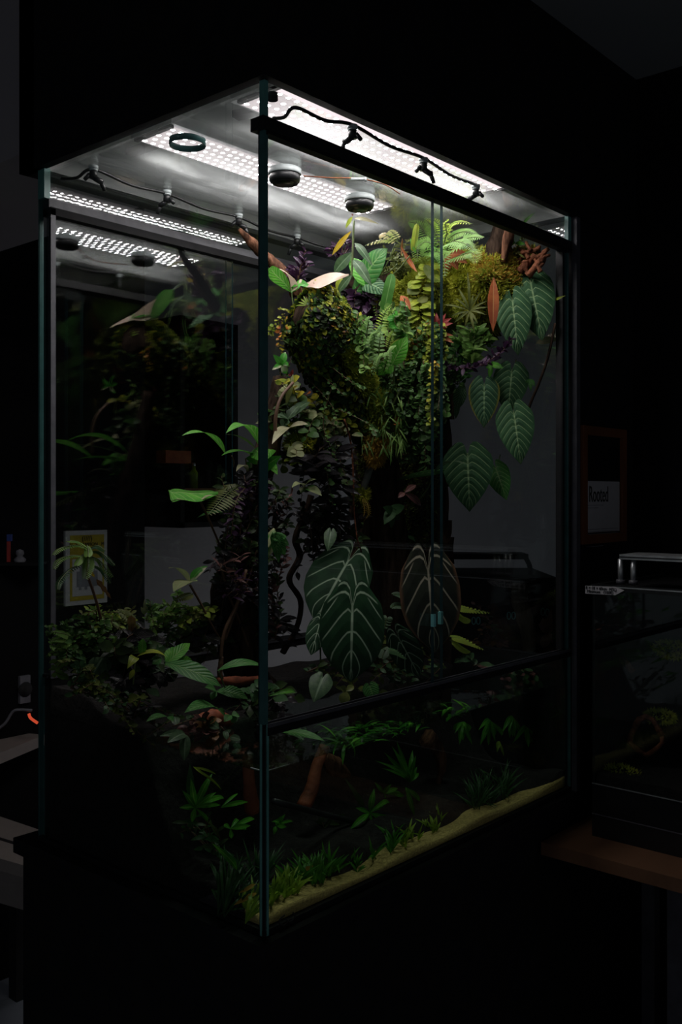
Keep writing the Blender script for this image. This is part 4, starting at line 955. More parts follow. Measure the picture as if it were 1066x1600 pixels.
tufts('green_creeper_tuft', 'darker green shoots under the purple vine', (715, 582), .045, 100, .024, .42, 'mid_g', 43, pu(.78), smat='stem')
e = empty('banded_leaf_plant', 'hanging banded green leaf left of the yellow edged leaf', 'plant', Ux(722, 600, .79)); bigleaf(e, Ux(724, 598, .79), Ux(713, 642, .785), 21, 'lance', 'band', bend=.05); bigleaf(e, Ux(716, 625, .80), Ux(712, 655, .80), 9, 'lance', 'band'); bigleaf(e, Ux(696, 608, .78), Ux(713, 612, .78), 8, 'lance', 'silver')
rosette('small_green_side_leaves', 'small green leaves between two heart leaves on the right', (768, 570), [(787, 575, 10), (774, 562, 7), (760, 575, 8), (765, 590, 8)], 8, 'green', pu(.79), 'plant')
rosette('small_green_side_leaves', 'tiny green leaf on the stem left of the door seal', (828, 592), [(836, 604, 7), (830, 612, 6), (822, 598, 5)], 6, 'mid_g', pu(.86), 'plant')
rosette('top_sprout', 'thin dark sprout rising over the top rail at the far right', (816, 352), [(838, 331, 5)], 5, 'strap', pu(.84), 'plant', bend=.2)
rosette('green_sprout', 'small green sprout in front of the dark bark slab', (784, 384), [(771, 368, 5), (788, 372, 3)], 5, 'strap', pu(.80), 'plant', bend=.25)
rosette('green_sprout', 'flat green leaf above the gnarled wood piece', (805, 380), [(822, 382, 7), (796, 374, 6), (792, 386, 5)], 7, 'green', pu(.83), 'plant')
rosette('side_shoot', 'small light green shoot reaching right to the door seal', (866, 470), [(884, 462, 4)], 4, 'lime', pu(.87), 'leaf')
rosette('pale_leaf', 'dull pale leaf resting against the far glass under the heart leaf pair', (838, 536), [(876, 530, 12)], 12, 'cream', pu(.885), 'leaf')
tufts('curly_fern_patch', 'feathery yellow moss fern between bright fern and bark slab', (742, 425), .05, 260, .012, .35, 'fern_o', 45, pu(.80), smat='stem', nst=16)
tufts('curly_fern_patch', 'feathery olive moss fern left of the gnarled wood', (800, 400), .045, 240, .011, .35, 'fern_o', 46, pu(.83), smat='stem', nst=16)
tufts('curly_fern_patch', 'olive tangle behind the orange curl leaf', (625, 420), .05, 260, .014, .35, 'fern_o', 47, pu(.70), smat='stem', nst=16)

# ------------------------------------------------------------------ left middle: variegated climber and column
V_ = pv(.36)
e = empty('variegated_climber', 'bright green white backed leaves reaching left of the tank corner edge', 'plant', V_(404, 712))
bigleaf(e, V_(352, 709), V_(284, 681, -.03), 24, 'lance', 'green', nh=UP + FWD * -.45, bend=.16, fold=.1)
bigleaf(e, V_(393, 712), V_(346, 712, -.03), 18, 'heart', 'green', nh=UP + FWD * -.5, bend=.1)
bigleaf(e, V_(406, 698), V_(353, 677, -.05), 27, 'lance', 'green', nh=UP + FWD * -.5, bend=.2); bigleaf(e, V_(400, 702), V_(352, 679, -.052), 9, 'lance', 'cream', nh=UP + FWD * -.3, bend=.06)
bigleaf(e, V_(397, 702), V_(416, 718, -.05), 28, 'round', 'green', nh=cam_n(V_(400, 700), .2)); bigleaf(e, V_(385, 716), V_(405, 722), 14, 'round', 'green')
bigleaf(e, V_(388, 738), V_(369, 737, -.03), 12, 'lance', 'cream', nh=UP - FWD * .4, bend=.2); bigleaf(e, V_(394, 730), V_(384, 722), 10, 'lance', 'varieg'); bigleaf(e, V_(402, 738), V_(440, 712, -.06), 20, 'lance', 'varieg')
bigleaf(e, V_(420, 722), V_(434, 742, -.06), 14, 'lance', 'green'); bigleaf(e, V_(400, 742), V_(388, 762), 12, 'lance', 'lime'); bigleaf(e, V_(425, 700), V_(412, 724, -.05), 18, 'heart', 'green')
for a_, b_ in (((384, 716), (386, 790)), ((404, 712), (410, 780)), ((362, 712), (365, 730))): stemline(e, [V_(*a_), V_((a_[0] + b_[0]) / 2 + 2, (a_[1] + b_[1]) / 2), V_(*b_)], .0014, 'bstem')
e = empty('tall_stalk_arrowhead', 'lone green leaf with pale underside on a long dark stalk at left', 'plant', V_(350, 870))
gridleaf(e, lay(([(263, 768, -.03), (270, 764, -.01), (280, 764, 0), (300, 767, 0), (328, 766, 0), (341, 771, -.02)], [(264, 770, -.04), (269, 784, -.09), (285, 781, -.09), (312, 784, -.09), (341, 772, -.03)]), V_, up=UP * .004), 'green')
gridleaf(e, lay(([(268, 782, -.088), (280, 780, -.09), (298, 783, -.09), (312, 783, -.088)], [(269, 786, -.08), (280, 777.5, -.07), (298, 781, -.07), (312, 783.5, -.07)]), V_), 'cream')
bigleaf(e, V_(313, 783, -.08), V_(341, 776, -.06), 7, 'lance', 'cream', nh=UP - FWD * .2, bend=.1)
stemline(e, [V_(313, 783, -.07), V_(330, 820, -.04), V_(349, 868, 0), V_(352, 900, 0)], .0024, 'bstem')
fernplant('olive_fern_frond', 'single olive fern frond hanging left of the dark column', (370, 757), [[(378, 757, 0), (362, 766, -.02), (342, 785, -.04), (324, 806, -.06)]], .030, 'fern_o', V_, 19, pw=.13, sweep=.05)
rosette('small_green_leaves', 'small green leaf pair under the olive fern frond', (357, 803), [(343, 804, 9), (372, 800, 9), (308, 809, 9), (354, 813, 8)], 9, 'mid_g', V_, up=1.5)
rosette('wilted_white_leaf', 'curled whitish leaf at the corner edge above the green climber', (426, 657), [(399, 662, 12), (402, 655, 6)], 10, 'cream', V_, 'leaf', bend=.2)
rosette('arrow_leaf', 'cream green arrow leaf under the trunk head', (452, 668), [(425, 694, 16, -.04), (482, 663, 12, -.04)], 14, 'cream', pv(.30), 'plant', up=1.)
rosette('arrow_leaf', 'yellow green arrow leaf above the wall gap', (476, 762), [(456, 762, 12, -.04), (494, 749, 12, -.04), (503, 775, 16, -.05), (470, 770, 12)], 14, 'pale', pv(.30), 'plant', up=1.)
rosette('mottled_leaf_plant', 'grey green wrinkled leaves right of the corner edge', (450, 655), [(436, 648, 18), (462, 640, 18), (485, 628, 18), (440, 668, 16), (470, 632, 14), (428, 652, 12)], 16, 'silver', pv(.30), 'plant', up=.9)
rosette('small_vine_leaves', 'variegated small leaves left below the trunk head', (440, 570), [(427, 554, 10), (446, 550, 12), (425, 578, 8), (450, 566, 12), (448, 584, 12), (436, 560, 10)], 10, 'varieg', pv(.30), 'plant')
rosette('hanging_striped_leaf', 'long narrow olive leaf hanging beside the arched stem', (458, 585), [(447, 636, 10, 0)], 10, 'fern_o', pv(.3), 'leaf')
curtain_v = None
def mass(name, label, px, v, n, size, mats, seed, cat='plant', rad=.05, nst=12, aspect=.45, up=.2, style='lance', smat='bstem'):
    """a bushy plant: stems run through the given pixels at depth v and carry leaves"""
    rnd = random.Random(seed); st = MB(); lf = MB(); P = [Vy(x, y, v) for x, y in px]; e = empty(name, label, cat, P[0])
    for k in range(nst):
        a = P[rnd.randrange(len(P))]; b = P[rnd.randrange(len(P))] + rvec(rnd) * rad
        if (a - b).length < .01: b = a + rvec(rnd) * rad
        if (a - b).length > 3.5 * rad: b = a + (b - a).normalized() * 3.5 * rad
        vine(st, lf, [a, a.lerp(b, .5) + UP * rad * .3 + rvec(rnd) * rad * .3, b], size, max(3, n // nst), rnd, style, mi=rnd.randrange(len(mats)), aspect=aspect, n_t=5)
    lf.build('foliage', mats, e); st.build('stem', smat, e); return e
mass('trunk_underplants', 'mixed small green leaves under the trunk head, right of the corner edge', [(440, 620), (470, 640), (500, 650), (520, 690), (480, 690), (450, 700)], .33, 420, .020, ['fig', 'fig_d', 'pale', 'fig_y'], 50, rad=.045, nst=34, aspect=.7, style='round')
g = empty('golden_moss_clump', 'golden green moss clump lodged under the trunk head', 'moss', Vy(470, 695, .33)); mb = MB(); rnd = random.Random(9)
def s_():
    n = rvec(rnd); return Vy(475, 697, .34) + V3((n.x * .04, n.y * .03, n.z * .02)), n
moss(mb, s_, 1500, .012, rnd); o = mb.build('tufts', 'moss', g); o['kind'] = 'stuff'
mass('column_foliage', 'dark small leaved vines wrapping the column left of the corner edge', [(385, 760), (370, 820), (350, 870), (370, 900), (390, 950), (375, 990), (400, 860), (410, 800), (395, 780), (345, 910)], .33, 900, .019, ['darkleaf', 'fig_d', 'darkleaf', 'fig_d', 'purple'], 51, rad=.05, nst=40, aspect=.42)
mass('column_foliage', 'dark leaves climbing right of the corner edge, left of the wall gap', [(430, 780), (425, 830), (435, 870), (428, 920), (440, 960), (430, 1000)], .30, 300, .018, ['darkleaf', 'fig_d', 'darkleaf', 'rosy'], 52, rad=.035, nst=18, aspect=.42)
mass('glossy_black_plant', 'glossy blackish leaves hanging in the centre under the trunk', [(475, 725), (505, 718), (530, 730), (520, 750), (495, 745), (480, 735), (505, 760)], .30, 150, .045, ['darkleaf'], 53, rad=.035, nst=16, aspect=.3)
mass('hanging_dark_foliage', 'dark hanging foliage right of the wall gap', [(505, 780), (520, 810), (500, 840), (515, 860), (490, 880), (530, 780), (540, 830)], .34, 300, .026, ['darkleaf', 'fig_d', 'darkleaf'], 54, rad=.045, nst=26, aspect=.42)
mass('purple_wandering_plant', 'dull purple wandering stems on the column at left', [(345, 890), (360, 910), (375, 880), (385, 910), (372, 930), (395, 900), (398, 930)], .30, 80, .022, ['purple', 'purple', 'rosy'], 55, rad=.03, nst=14, aspect=.22)
mass('umbrella_leaf_vine', 'dark umbrella shaped leaves against the grey wall gap', [(395, 985), (420, 978), (440, 990), (410, 1005), (430, 965)], .40, 60, .032, ['darkleaf'], 56, rad=.03, nst=9, aspect=.42)
mass('umbrella_leaf_vine', 'small dark leaves at the top of the grey wall gap', [(490, 800), (480, 830), (495, 850), (470, 870)], .40, 60, .026, ['darkleaf'], 57, rad=.03, nst=9, aspect=.42)
rosette('pale_heart_leaf', 'pale green pointed leaf next to the corner edge above the dark vines', (428, 825), [(418, 872, 20), (409, 868, 12)], 18, 'pale', pv(.26), 'leaf', up=.1)
rosette('dark_round_leaves', 'dark green round leaves at the corner edge, low in the column', (430, 840), [(448, 838, 16), (446, 868, 20), (436, 880, 16), (452, 852, 18)], 18, 'mid_g', pv(.24), 'plant', 'heart')
e = empty('small_heart_leaf', 'small pale green heart leaf above the upper velvet leaf', 'leaf', Vy(515, 835, .2)); bigleaf(e, Vy(517, 832, .22), Vy(512, 862, .21), 20, 'heart', 'silver')
rosette('low_green_vine', 'shaded green leaves between trunk base and arrow leaf', (612, 800), [(600, 820, 18), (625, 812, 16), (632, 790, 18), (598, 792, 16), (612, 826, 14)], 16, 'fern_d', pv(.25), 'plant', 'heart')
rosette('brownish_leaf', 'dull brown pink leaf pair below the arrow leaf', (632, 770), [(658, 790, 12), (650, 758, 10), (622, 778, 9)], 12, 'rosy', pv(.2), 'leaf')
mass('back_shade_foliage', 'shaded leaves behind the trunk base', [(600, 750), (640, 760), (620, 820), (660, 800), (640, 860), (600, 860), (575, 830)], .42, 160, .034, ['fern_d', 'fig_d', 'darkleaf'], 58, rad=.05, nst=18, aspect=.5)
# ------------------------------------------------------------------ velvet leaves in the lower middle
def velvet(label, A, B, w, v, mat='anth', tilt=.15, bend=.06, dv=-.015):
    pa, pb = Vy(*A, v), Vy(*B, v + dv); e = empty('velvet_leaf_plant', label, 'plant', pa)
    bigleaf(e, pa, pb, w, 'oval', mat, nh=cam_n(pa, tilt), bend=bend, fold=.02, nt=26, ns=14)
    stemline(e, [pa, pa + FWD * .02 - UP * .02, pa + FWD * .06 - UP * .09], .0022); return e
velvet('large dark velvet leaf with white veins, front one of the lower middle group', (551, 944), (548, 1066), 102, .16)
velvet('large dark velvet leaf behind and above the front one, pointing down left', (545, 876), (492, 972), 96, .26, tilt=.3)
velvet('tall bronze velvet leaf with pale veins behind the door edges', (669, 889), (680, 1020), 95, .10, 'anth_r')
velvet('small pale veined pointed leaf between the two big velvet leaves', (623, 997), (656, 1058), 50, .17, 'anth')
velvet('small dark velvet leaf low at the left of the front velvet leaf', (500, 973), (486, 1024), 34, .22, 'anth')
e = empty('small_quilted_heart', 'small quilted heart leaf just above the bottom rail', 'leaf', Vy(503, 1056, .12)); bigleaf(e, Vy(504, 1060, .12), Vy(490, 1098, .11), 37, 'heart', 'silver', quilt=.08)
e = empty('small_quilted_heart', 'dark small heart leaf low right of the front velvet leaf', 'leaf', Vy(580, 1072, .12)); bigleaf(e, Vy(578, 1072, .12), Vy(586, 1098, .11), 26, 'heart', 'mid_g', quilt=.08)
rosette('ivy_leaf', 'lobed ivy leaf right above the bottom rail', (541, 1080), [(536, 1103, 18), (530, 1073, 11), (553, 1072, 11), (545, 1088, 12)], 14, 'fern_o', pv(.11), 'leaf')
fernplant('low_fern', 'pale small fern right of the bronze velvet leaf', (700, 950), [[(700, 945), (725, 950), (768, 958)], [(705, 950), (722, 965), (735, 968)]], .015, 'fern_y', pv(.14), 14, pw=.5)
fernplant('low_fern', 'yellow fern below the bronze velvet leaf at right', (706, 1000), [[(702, 995), (725, 1000), (758, 1016)], [(704, 1000), (720, 1012), (735, 1018)]], .014, 'fern_y', pv(.12), 12, pw=.6)
fernplant('low_fern', 'small blue green fern between the velvet leaves', (622, 930), [[(640, 945), (625, 930), (612, 928)], [(640, 950), (622, 945), (610, 950)], [(600, 985), (605, 965), (602, 985)]], .012, 'fern_d', pv(.2), 10, pw=.6)
fernplant('low_fern', 'tiny feathery fern over the small pointed leaf', (625, 1015), [[(600, 1015), (618, 1018), (636, 1030)], [(596, 1030), (600, 1020), (606, 1010)]], .011, 'fern_d', pv(.13), 10, pw=.6)
mass('ground_cover', 'dim ground cover between the velvet leaves', [(480, 1050), (520, 1060), (560, 1080), (600, 1050), (620, 1070), (590, 1010), (650, 1040), (690, 1040)], .2, 240, .018, ['fern_d', 'fig_d', 'moss_d'], 60, rad=.04, nst=26, aspect=.5)
mass('ground_cover', 'rosy brown leaves near the water, low right', [(740, 1040), (790, 1055), (820, 1060), (838, 1068), (850, 1050), (806, 1070)], .10, 60, .026, ['rosy', 'fern_d'], 61, rad=.03, nst=9, aspect=.7, style='round')
mass('ground_cover', 'reddish undergrowth behind the yellow fern', [(740, 960), (760, 975), (770, 1000), (745, 1020), (780, 1010)], .25, 120, .016, ['rosy', 'brown', 'fig_d'], 62, rad=.035, nst=14, aspect=.6)

# ------------------------------------------------------------------ planted bed at the left
e = empty('miniature_tree_plant', 'little upright plant with a crown of toothed leaves, left, before the poster', 'plant', Vy(158, 962, .36))
Vt = lambda x, y, dv=0: Vy(x, y, .36 + dv)
stemline(e, [Vt(158, 968), Vt(152, 945), Vt(146, 925), Vt(137, 898), Vt(134, 865)], .0026, 'bstem')
for k, L in enumerate(([(135, 858), (118, 852), (95, 857), (82, 868)], [(134, 870), (112, 868), (92, 875), (84, 890)], [(136, 856), (120, 846), (103, 846)], [(137, 858), (152, 853), (165, 861)], [(138, 862), (155, 862), (168, 872), (180, 884)],
                       [(138, 868), (155, 875), (165, 888), (177, 902)], [(138, 880), (160, 890), (173, 912)], [(136, 866), (138, 880), (133, 905)], [(130, 866), (124, 875), (119, 884)], [(136, 852), (138, 862), (137, 870)], [(132, 880), (110, 890), (93, 908), (90, 922)])):
    mb = MB(); PP = [Vt(x, y, -.012 * i) for i, (x, y) in enumerate(L)]
    fern(mb, PP, .0075 if k != 7 else .011, 18, UP + FWD * -.4, 0, 1, pw=.34, droop=.35, prof=lambda t: math.sin(PI * (.12 + .83 * t)) ** .6); mb.build('toothed_leaf', ['fern_d' if k in (3, 6, 10, 4) else 'fern', 'stem'], e)
bigleaf(e, Vt(153, 908, -.02), Vt(174, 936, -.03), 9, 'lobed', 'brown', label='withered brown leaf'); bigleaf(e, Vt(140, 892), Vt(148, 902, -.02), 8, 'lobed', 'yellow')
e = empty('pale_arrowhead_plant', 'pale cream arrowhead leaf on a brown stalk in front of the grey wall', 'plant', Vy(350, 1005, .32)); Vt = lambda x, y, dv=0: Vy(x, y, .32 + dv)
bigleaf(e, Vt(297, 912), Vt(262, 888, -.02), 17, 'lance', 'pale', nh=UP * 1.2 - FWD * .6 - RGT * .2, bend=.14); bigleaf(e, Vt(297, 912), Vt(325, 884, .0), 20, 'lance', 'varieg', nh=UP * .8 - FWD * .8 - RGT * .4, bend=.12)
bigleaf(e, Vt(299, 909), Vt(271, 925, -.05), 26, 'lance', 'pale', nh=UP - FWD * .7, bend=.08); bigleaf(e, Vt(293, 914), Vt(309, 908, -.04), 12, 'lance', 'pale', nh=UP - FWD * .5)
stemline(e, [Vt(297, 914), Vt(312, 940), Vt(330, 975), Vt(348, 1005)], .0022, 'bstem')
fernplant('small_grey_fern', 'thin dark fern frond hanging under the pale arrowhead leaf', (300, 930), [[(302, 928), (288, 932), (270, 940)]], .010, 'fern_o', pv(.32), 10, pw=.5)
mass('round_leaf_shrub', 'bushy plant with small round green leaves at the far left of the bed', [(105, 1000), (130, 990), (150, 1020), (110, 1030), (125, 1050), (150, 1000), (95, 1020), (140, 1040)], .36, 950, .011, ['fig', 'fern', 'fig'], 70, rad=.035, nst=60, aspect=.8, style='round')
fernplant('low_toothed_plant', 'toothed leaves reaching to the left edge of the bed', (100, 1000), [[(112, 995), (98, 990), (78, 987)], [(110, 998), (95, 997), (78, 1002)], [(112, 1002), (98, 1006), (84, 1018)], [(104, 1055), (95, 1054), (86, 1050)]], .009, 'fern', pv(.34), 11, pw=.5)
mass('mixed_bed_plants', 'yellowish leafy stems along the crest of the bed, left', [(135, 985), (160, 975), (180, 980), (200, 970), (170, 990), (150, 975)], .38, 260, .013, ['fern_y', 'fern', 'fern_o'], 71, rad=.03, nst=26, aspect=.4)
fernplant('feathery_bed_fern', 'pale feathery fern leaf standing up from the bed crest', (200, 975), [[(215, 985), (200, 965), (183, 952)], [(212, 985), (190, 975), (168, 970)], [(220, 985), (205, 980), (180, 985)]], .016, 'fern_o', pv(.36), 10, pw=.6)
rosette('withered_begonia_leaf', 'withered tan leaf hanging over the bed, left of the green fern', (205, 965), [(210, 1002, 16), (203, 985, 12), (213, 1010, 8)], 12, 'brown', pv(.33), 'leaf', 'lobed')
mass('green_bed_foliage', 'fresh green feathery plants in the middle of the bed crest', [(228, 970), (240, 975), (260, 965), (275, 960), (255, 985), (285, 975), (245, 990)], .37, 520, .012, ['fern', 'fern_d', 'fern'], 72, rad=.035, nst=26, aspect=.45)
rosette('lime_bud_shoot', 'small pale bud shoot rising above the bed', (226, 960), [(229, 943, 8), (234, 941, 7), (220, 948, 6), (226, 936, 5)], 7, 'pale', pv(.37), 'plant')
mass('yellow_green_shoots', 'yellow green shoots in front of the dark column foot', [(290, 960), (300, 955), (315, 965), (330, 960), (310, 975)], .34, 70, .018, ['fern_y', 'fern_o', 'fern'], 73, rad=.025, nst=10, aspect=.5)
mass('dark_bed_foliage', 'dark leaf mass between green shoots and column', [(290, 985), (320, 990), (340, 965), (310, 1000), (345, 985), (360, 975), (280, 1000)], .37, 240, .030, ['darkleaf', 'fig_d', 'darkleaf'], 74, rad=.045, nst=20, aspect=.5)
mass('dark_bed_foliage', 'blackish green leaves in the middle of the bed face', [(180, 1010), (210, 1020), (240, 1030), (200, 1050), (170, 1045), (230, 1060), (190, 1030)], .33, 200, .034, ['darkleaf', 'fig_d', 'fern_d'], 75, rad=.045, nst=18, aspect=.5)
rosette('glossy_dark_rosette', 'glossy black leaf rosette at the lower left of the bed', (195, 1062), [(182, 1092, 17), (200, 1090, 15), (222, 1082, 13), (228, 1066, 12), (176, 1072, 14), (170, 1058, 13), (214, 1050, 12)], 14, 'darkleaf', pv(.28))
rosette('glossy_dark_rosette', 'glossy black leaves just behind the bright pointed leaf', (248, 1060), [(232, 1052, 16), (240, 1040, 14), (262, 1072, 14), (230, 1072, 12), (256, 1044, 12), (275, 1062, 14)], 14, 'darkleaf', pv(.29))
rosette('glossy_dark_rosette', 'dull dark leaf pair above the water at left', (230, 1105), [(205, 1112, 12), (244, 1112, 14), (222, 1118, 11), (255, 1104, 12)], 12, 'darkleaf', pv(.25), up=1.)
rosette('grey_green_round_leaf', 'large dim grey green leaf at the left of the bed', (160, 1028), [(145, 1054, 30), (168, 1050, 20), (188, 1034, 14)], 22, 'silver', pv(.32), 'leaf', 'round')
g = empty('bright_sail_plant', 'bright green broad leaves in the middle of the bed', 'plant', Vy(262, 1040, .25)); Vt = lambda x, y, dv=0: Vy(x, y, .25 + dv)
bigleaf(g, Vt(258, 1036), Vt(346, 1073, -.07), 36, 'lance', 'mid_g', nh=UP - FWD * .7 + RGT * .1, bend=.08)
bigleaf(g, Vt(258, 1040), Vt(297, 1005, .02), 20, 'lance', 'green', bend=.1); bigleaf(g, Vt(276, 1036), Vt(302, 1040, .0), 26, 'round', 'green', nh=cam_n(Vt(270, 1030), .2)); bigleaf(g, Vt(262, 1040), Vt(275, 1010, .02), 24, 'lance', 'green')
bigleaf(g, Vt(252, 1028), Vt(238, 1038, .0), 14, 'lance', 'mid_g')
g = empty('lime_twisted_plant', 'yellow green twisted leaves left of the bright broad leaves', 'plant', Vy(215, 1028, .27)); Vt = lambda x, y, dv=0: Vy(x, y, .27 + dv)
bigleaf(g, Vt(212, 1028), Vt(199, 1045, -.02), 15, 'lance', 'lime', bend=.25); bigleaf(g, Vt(214, 1026), Vt(262, 1028, -.02), 15, 'lance', 'lime', nh=UP - FWD * .3, bend=.2); bigleaf(g, Vt(222, 1022), Vt(223, 998, 0), 14, 'round', 'green', bend=.1); bigleaf(g, Vt(210, 1045), Vt(202, 1062), 8, 'lance', 'lime')
stemline(g, [Vt(212, 1028), Vt(210, 1048), Vt(208, 1070)], .0016)
g = empty('horizontal_long_leaf', 'long blue green leaf lying level at the corner edge, above red driftwood', 'plant', Vy(340, 1052, .2)); bigleaf(g, Vy(340, 1048, .21), Vy(415, 1043, .18), 22, 'lance', 'mid_g', nh=UP - FWD * .45, bend=.14); stemline(g, [Vy(342, 1050, .21), Vy(352, 1075, .21)], .0015)
rosette('pointed_green_leaves', 'pointed green leaves under the long level leaf', (338, 1080), [(388, 1092, 24, -.03), (320, 1074, 16, .0), (330, 1094, 12, 0)], 20, 'mid_g', pv(.22), up=1.)
rosette('rounded_low_leaf', 'rounded green leaf right above the red wood knob', (340, 1108), [(288, 1114, 26, -.03), (352, 1120, 14, 0)], 24, 'mid_g', pv(.2), up=1.2)
rosette('rounded_low_leaf', 'small green leaf pair at the water edge, left of the corner', (362, 1118), [(350, 1128, 14), (374, 1118, 14), (366, 1130, 12)], 14, 'mid_g', pv(.17), up=1.)
rosette('floating_leaf', 'wet green leaf lying on the water at the far left', (262, 1120), [(228, 1128, 14, -.01), (272, 1128, 10, -.02)], 12, 'mid_g', pv(.2), 'leaf', up=1.5)
rosette('floating_leaf', 'drooping pale green leaf at the water surface, left', (290, 1148), [(288, 1188, 18, -.02), (262, 1160, 18, -.03), (250, 1150, 12, -.02)], 18, 'silver', pv(.12), 'leaf', 'round')
e = empty('floating_leaf', 'large light green leaf floating just right of the corner edge', 'leaf', Zz(440, 1146, wz + .006)); bigleaf(e, Zz(438, 1143, wz + .014), Zz(508, 1158, wz + .008), 22, 'lance', 'mid_g', nh=UP - FWD * .25, bend=.06, fold=.05)
rosette('corner_sprout', 'small green leaf on a curved stalk right of the corner edge', (420, 1088), [(462, 1084, 8)], 8, 'green', pv(.08), 'leaf', bend=.25)
mass('bed_ground_cover', 'dim small leaves along the foot of the bed, left', [(110, 1075), (140, 1085), (170, 1100), (210, 1120), (250, 1140), (150, 1075), (280, 1120)], .26, 420, .012, ['fern_d', 'fig_d', 'moss_d'], 76, rad=.04, nst=26, aspect=.6)
mass('bed_ground_cover', 'rosy brown leaves at the water line, left of the corner', [(270, 1135), (300, 1140), (320, 1145), (345, 1135), (365, 1145)], .19, 50, .018, ['rosy', 'silver', 'brown'], 77, rad=.02, nst=8, aspect=.7, style='round')
mass('bed_ground_cover', 'dark foliage between the corner edge and the red driftwood', [(390, 1100), (400, 1120), (420, 1110), (430, 1090), (445, 1110), (400, 1085)], .2, 110, .026, ['fig_d', 'fern_d', 'darkleaf'], 78, rad=.035, nst=12, aspect=.6)

# ------------------------------------------------------------------ under water
def aq(name, label, c, blades, v, mat, wpx=9, smat='stem', cat='water plant', bend=.12, style='lance', group=None):
    e = empty(name, label, cat, Vy(c[0], c[1], v), group)
    for k, b in enumerate(blades):
        bigleaf(e, Vy(c[0] + (b[3] if len(b) > 3 else 0), c[1] + (b[4] if len(b) > 4 else 0), v), Vy(b[0], b[1], v + R.uniform(-.02, .02)), b[2] if len(b) > 2 else wpx, style, mat, nt=10, ns=4, bend=bend * (1 if k % 2 else 1.6), fold=.2, name='blade')
    return e
aq('sword_plant', 'clump of pointed green blades under water at the left', (305, 1262), [(332, 1208, 11), (285, 1235, 9), (350, 1248, 9), (298, 1215, 10), (320, 1228, 10), (280, 1262, 9), (338, 1238, 8), (300, 1285, 9), (318, 1240, 8), (325, 1285, 7), (345, 1258, 8)], .13, 'aq', 10)
aq('sword_plant', 'upright broad blade under water, left of the pointed clump', (298, 1250), [(297, 1192, 13)], .15, 'aq_d', 13)
aq('sword_plant', 'pair of thin arched blades under water beside the corner edge', (345, 1262), [(388, 1253, 8), (372, 1240, 5)], .09, 'aq', 7)
aq('sword_plant', 'small bright clump under water left of the corner edge', (360, 1295), [(398, 1280, 8), (392, 1290, 9), (372, 1282, 7), (350, 1288, 7), (385, 1296, 8), (362, 1310, 7)], .09, 'aq', 8)
aq('sword_plant', 'long curved green blade hanging under water left of the corner', (332, 1318), [(370, 1360, 10)], .07, 'aq', 10, bend=.2)
aq('thin_blades', 'two thin yellowish blades near the surface at left', (302, 1198), [(322, 1214, 4), (346, 1234, 4), (338, 1210, 4)], .1, 'aq_y', 4)
aq('sword_plant', 'small green clump right of the corner edge, half way down', (432, 1290), [(446, 1272, 8), (448, 1292, 8), (424, 1284, 7), (436, 1278, 8), (428, 1304, 7), (458, 1284, 5)], .08, 'aq', 8)
aq('java_fern', 'dark green long strap drifting under water in the centre', (568, 1265), [(538, 1215, 8), (545, 1225, 7)], .15, 'aq_d', 8)
aq('java_fern', 'star shaped clump of arching green blades in the centre of the water', (578, 1270), [(585, 1232, 10), (545, 1298, 9), (586, 1308, 8), (618, 1288, 9), (608, 1255, 8), (556, 1262, 7), (598, 1262, 9), (566, 1285, 7), (612, 1303, 6)], .12, 'aq', 9)
aq('java_fern', 'small feathery green clump behind the star shaped one', (600, 1240), [(622, 1232, 7), (628, 1240, 7), (612, 1225, 7), (585, 1222, 6), (634, 1248, 7), (606, 1258, 6)], .17, 'aq', 7)
aq('java_fern', 'bright green bunch reaching up to the surface, centre right', (640, 1222), [(612, 1165, 9), (622, 1180, 8), (606, 1185, 7), (650, 1180, 8), (652, 1198, 9), (645, 1172, 8), (585, 1188, 7), (600, 1175, 8), (655, 1208, 8), (630, 1190, 8), (596, 1200, 7), (620, 1158, 8)], .13, 'aq', 8)
aq('java_fern', 'two drooping blades low right of the centre', (634, 1230), [(656, 1252, 8), (648, 1275, 8), (640, 1244, 6)], .12, 'aq', 7)
def floatmat(name, label, px0, px1, py0, py1, n, mat, seed, zz=0., L=.04):
    rnd = random.Random(seed); mb = MB()
    for _ in range(n):
        A = Zz(rnd.uniform(px0, px1), rnd.uniform(py0, py1), wz + zz + rnd.uniform(-.004, .006))
        if not (T < A.x < W - T and T < A.y < D - T): continue
        d = V3((rnd.gauss(0, 1), rnd.gauss(0, .5), rnd.uniform(-.3, .15))).normalized() * L * rnd.uniform(.5, 1.2); B = A + d
        if not (T < B.x < W - T and T < B.y < D - T): continue
        leaf(mb, A, B, .006, UP + rvec(rnd) * .4, 'lance', .1, .1, 6, 2)
    e = empty(name, label, 'water plant', mb.v[0]); mb.build('blades', mat, e)
floatmat('surface_grass', 'matted green blades lying just at the water surface, centre', 520, 660, 1128, 1165, 110, 'aq', 81, -.008)
floatmat('surface_grass', 'green blades spreading at the surface towards the right end', 690, 850, 1100, 1130, 130, 'aq', 82, -.006)
floatmat('surface_grass', 'sparse floating blades right of the big floating leaf', 470, 560, 1140, 1165, 26, 'aq_d', 83, -.004)
for k, (x, y, lb) in enumerate(((722, 1128, 'drooping green blades under the surface, first from the centre at right'), (766, 1126, 'pointed pair of green blades under the surface at right'), (800, 1118, 'loose hanging blades near the right end under the surface'), (822, 1135, 'thin hanging blades farthest right under the surface'))):
    rnd = random.Random(90 + k); aq('hanging_water_plant', lb, (x, y), [(x + rnd.uniform(-22, 18), y + rnd.uniform(10, 40), rnd.uniform(5, 9)) for _ in range(7)], .10, 'aq', 7)
aq('hanging_water_plant', 'single curved yellow blade hanging below the right hand blades', (780, 1158), [(777, 1176, 7), (788, 1182, 4)], .1, 'aq_y', 6)
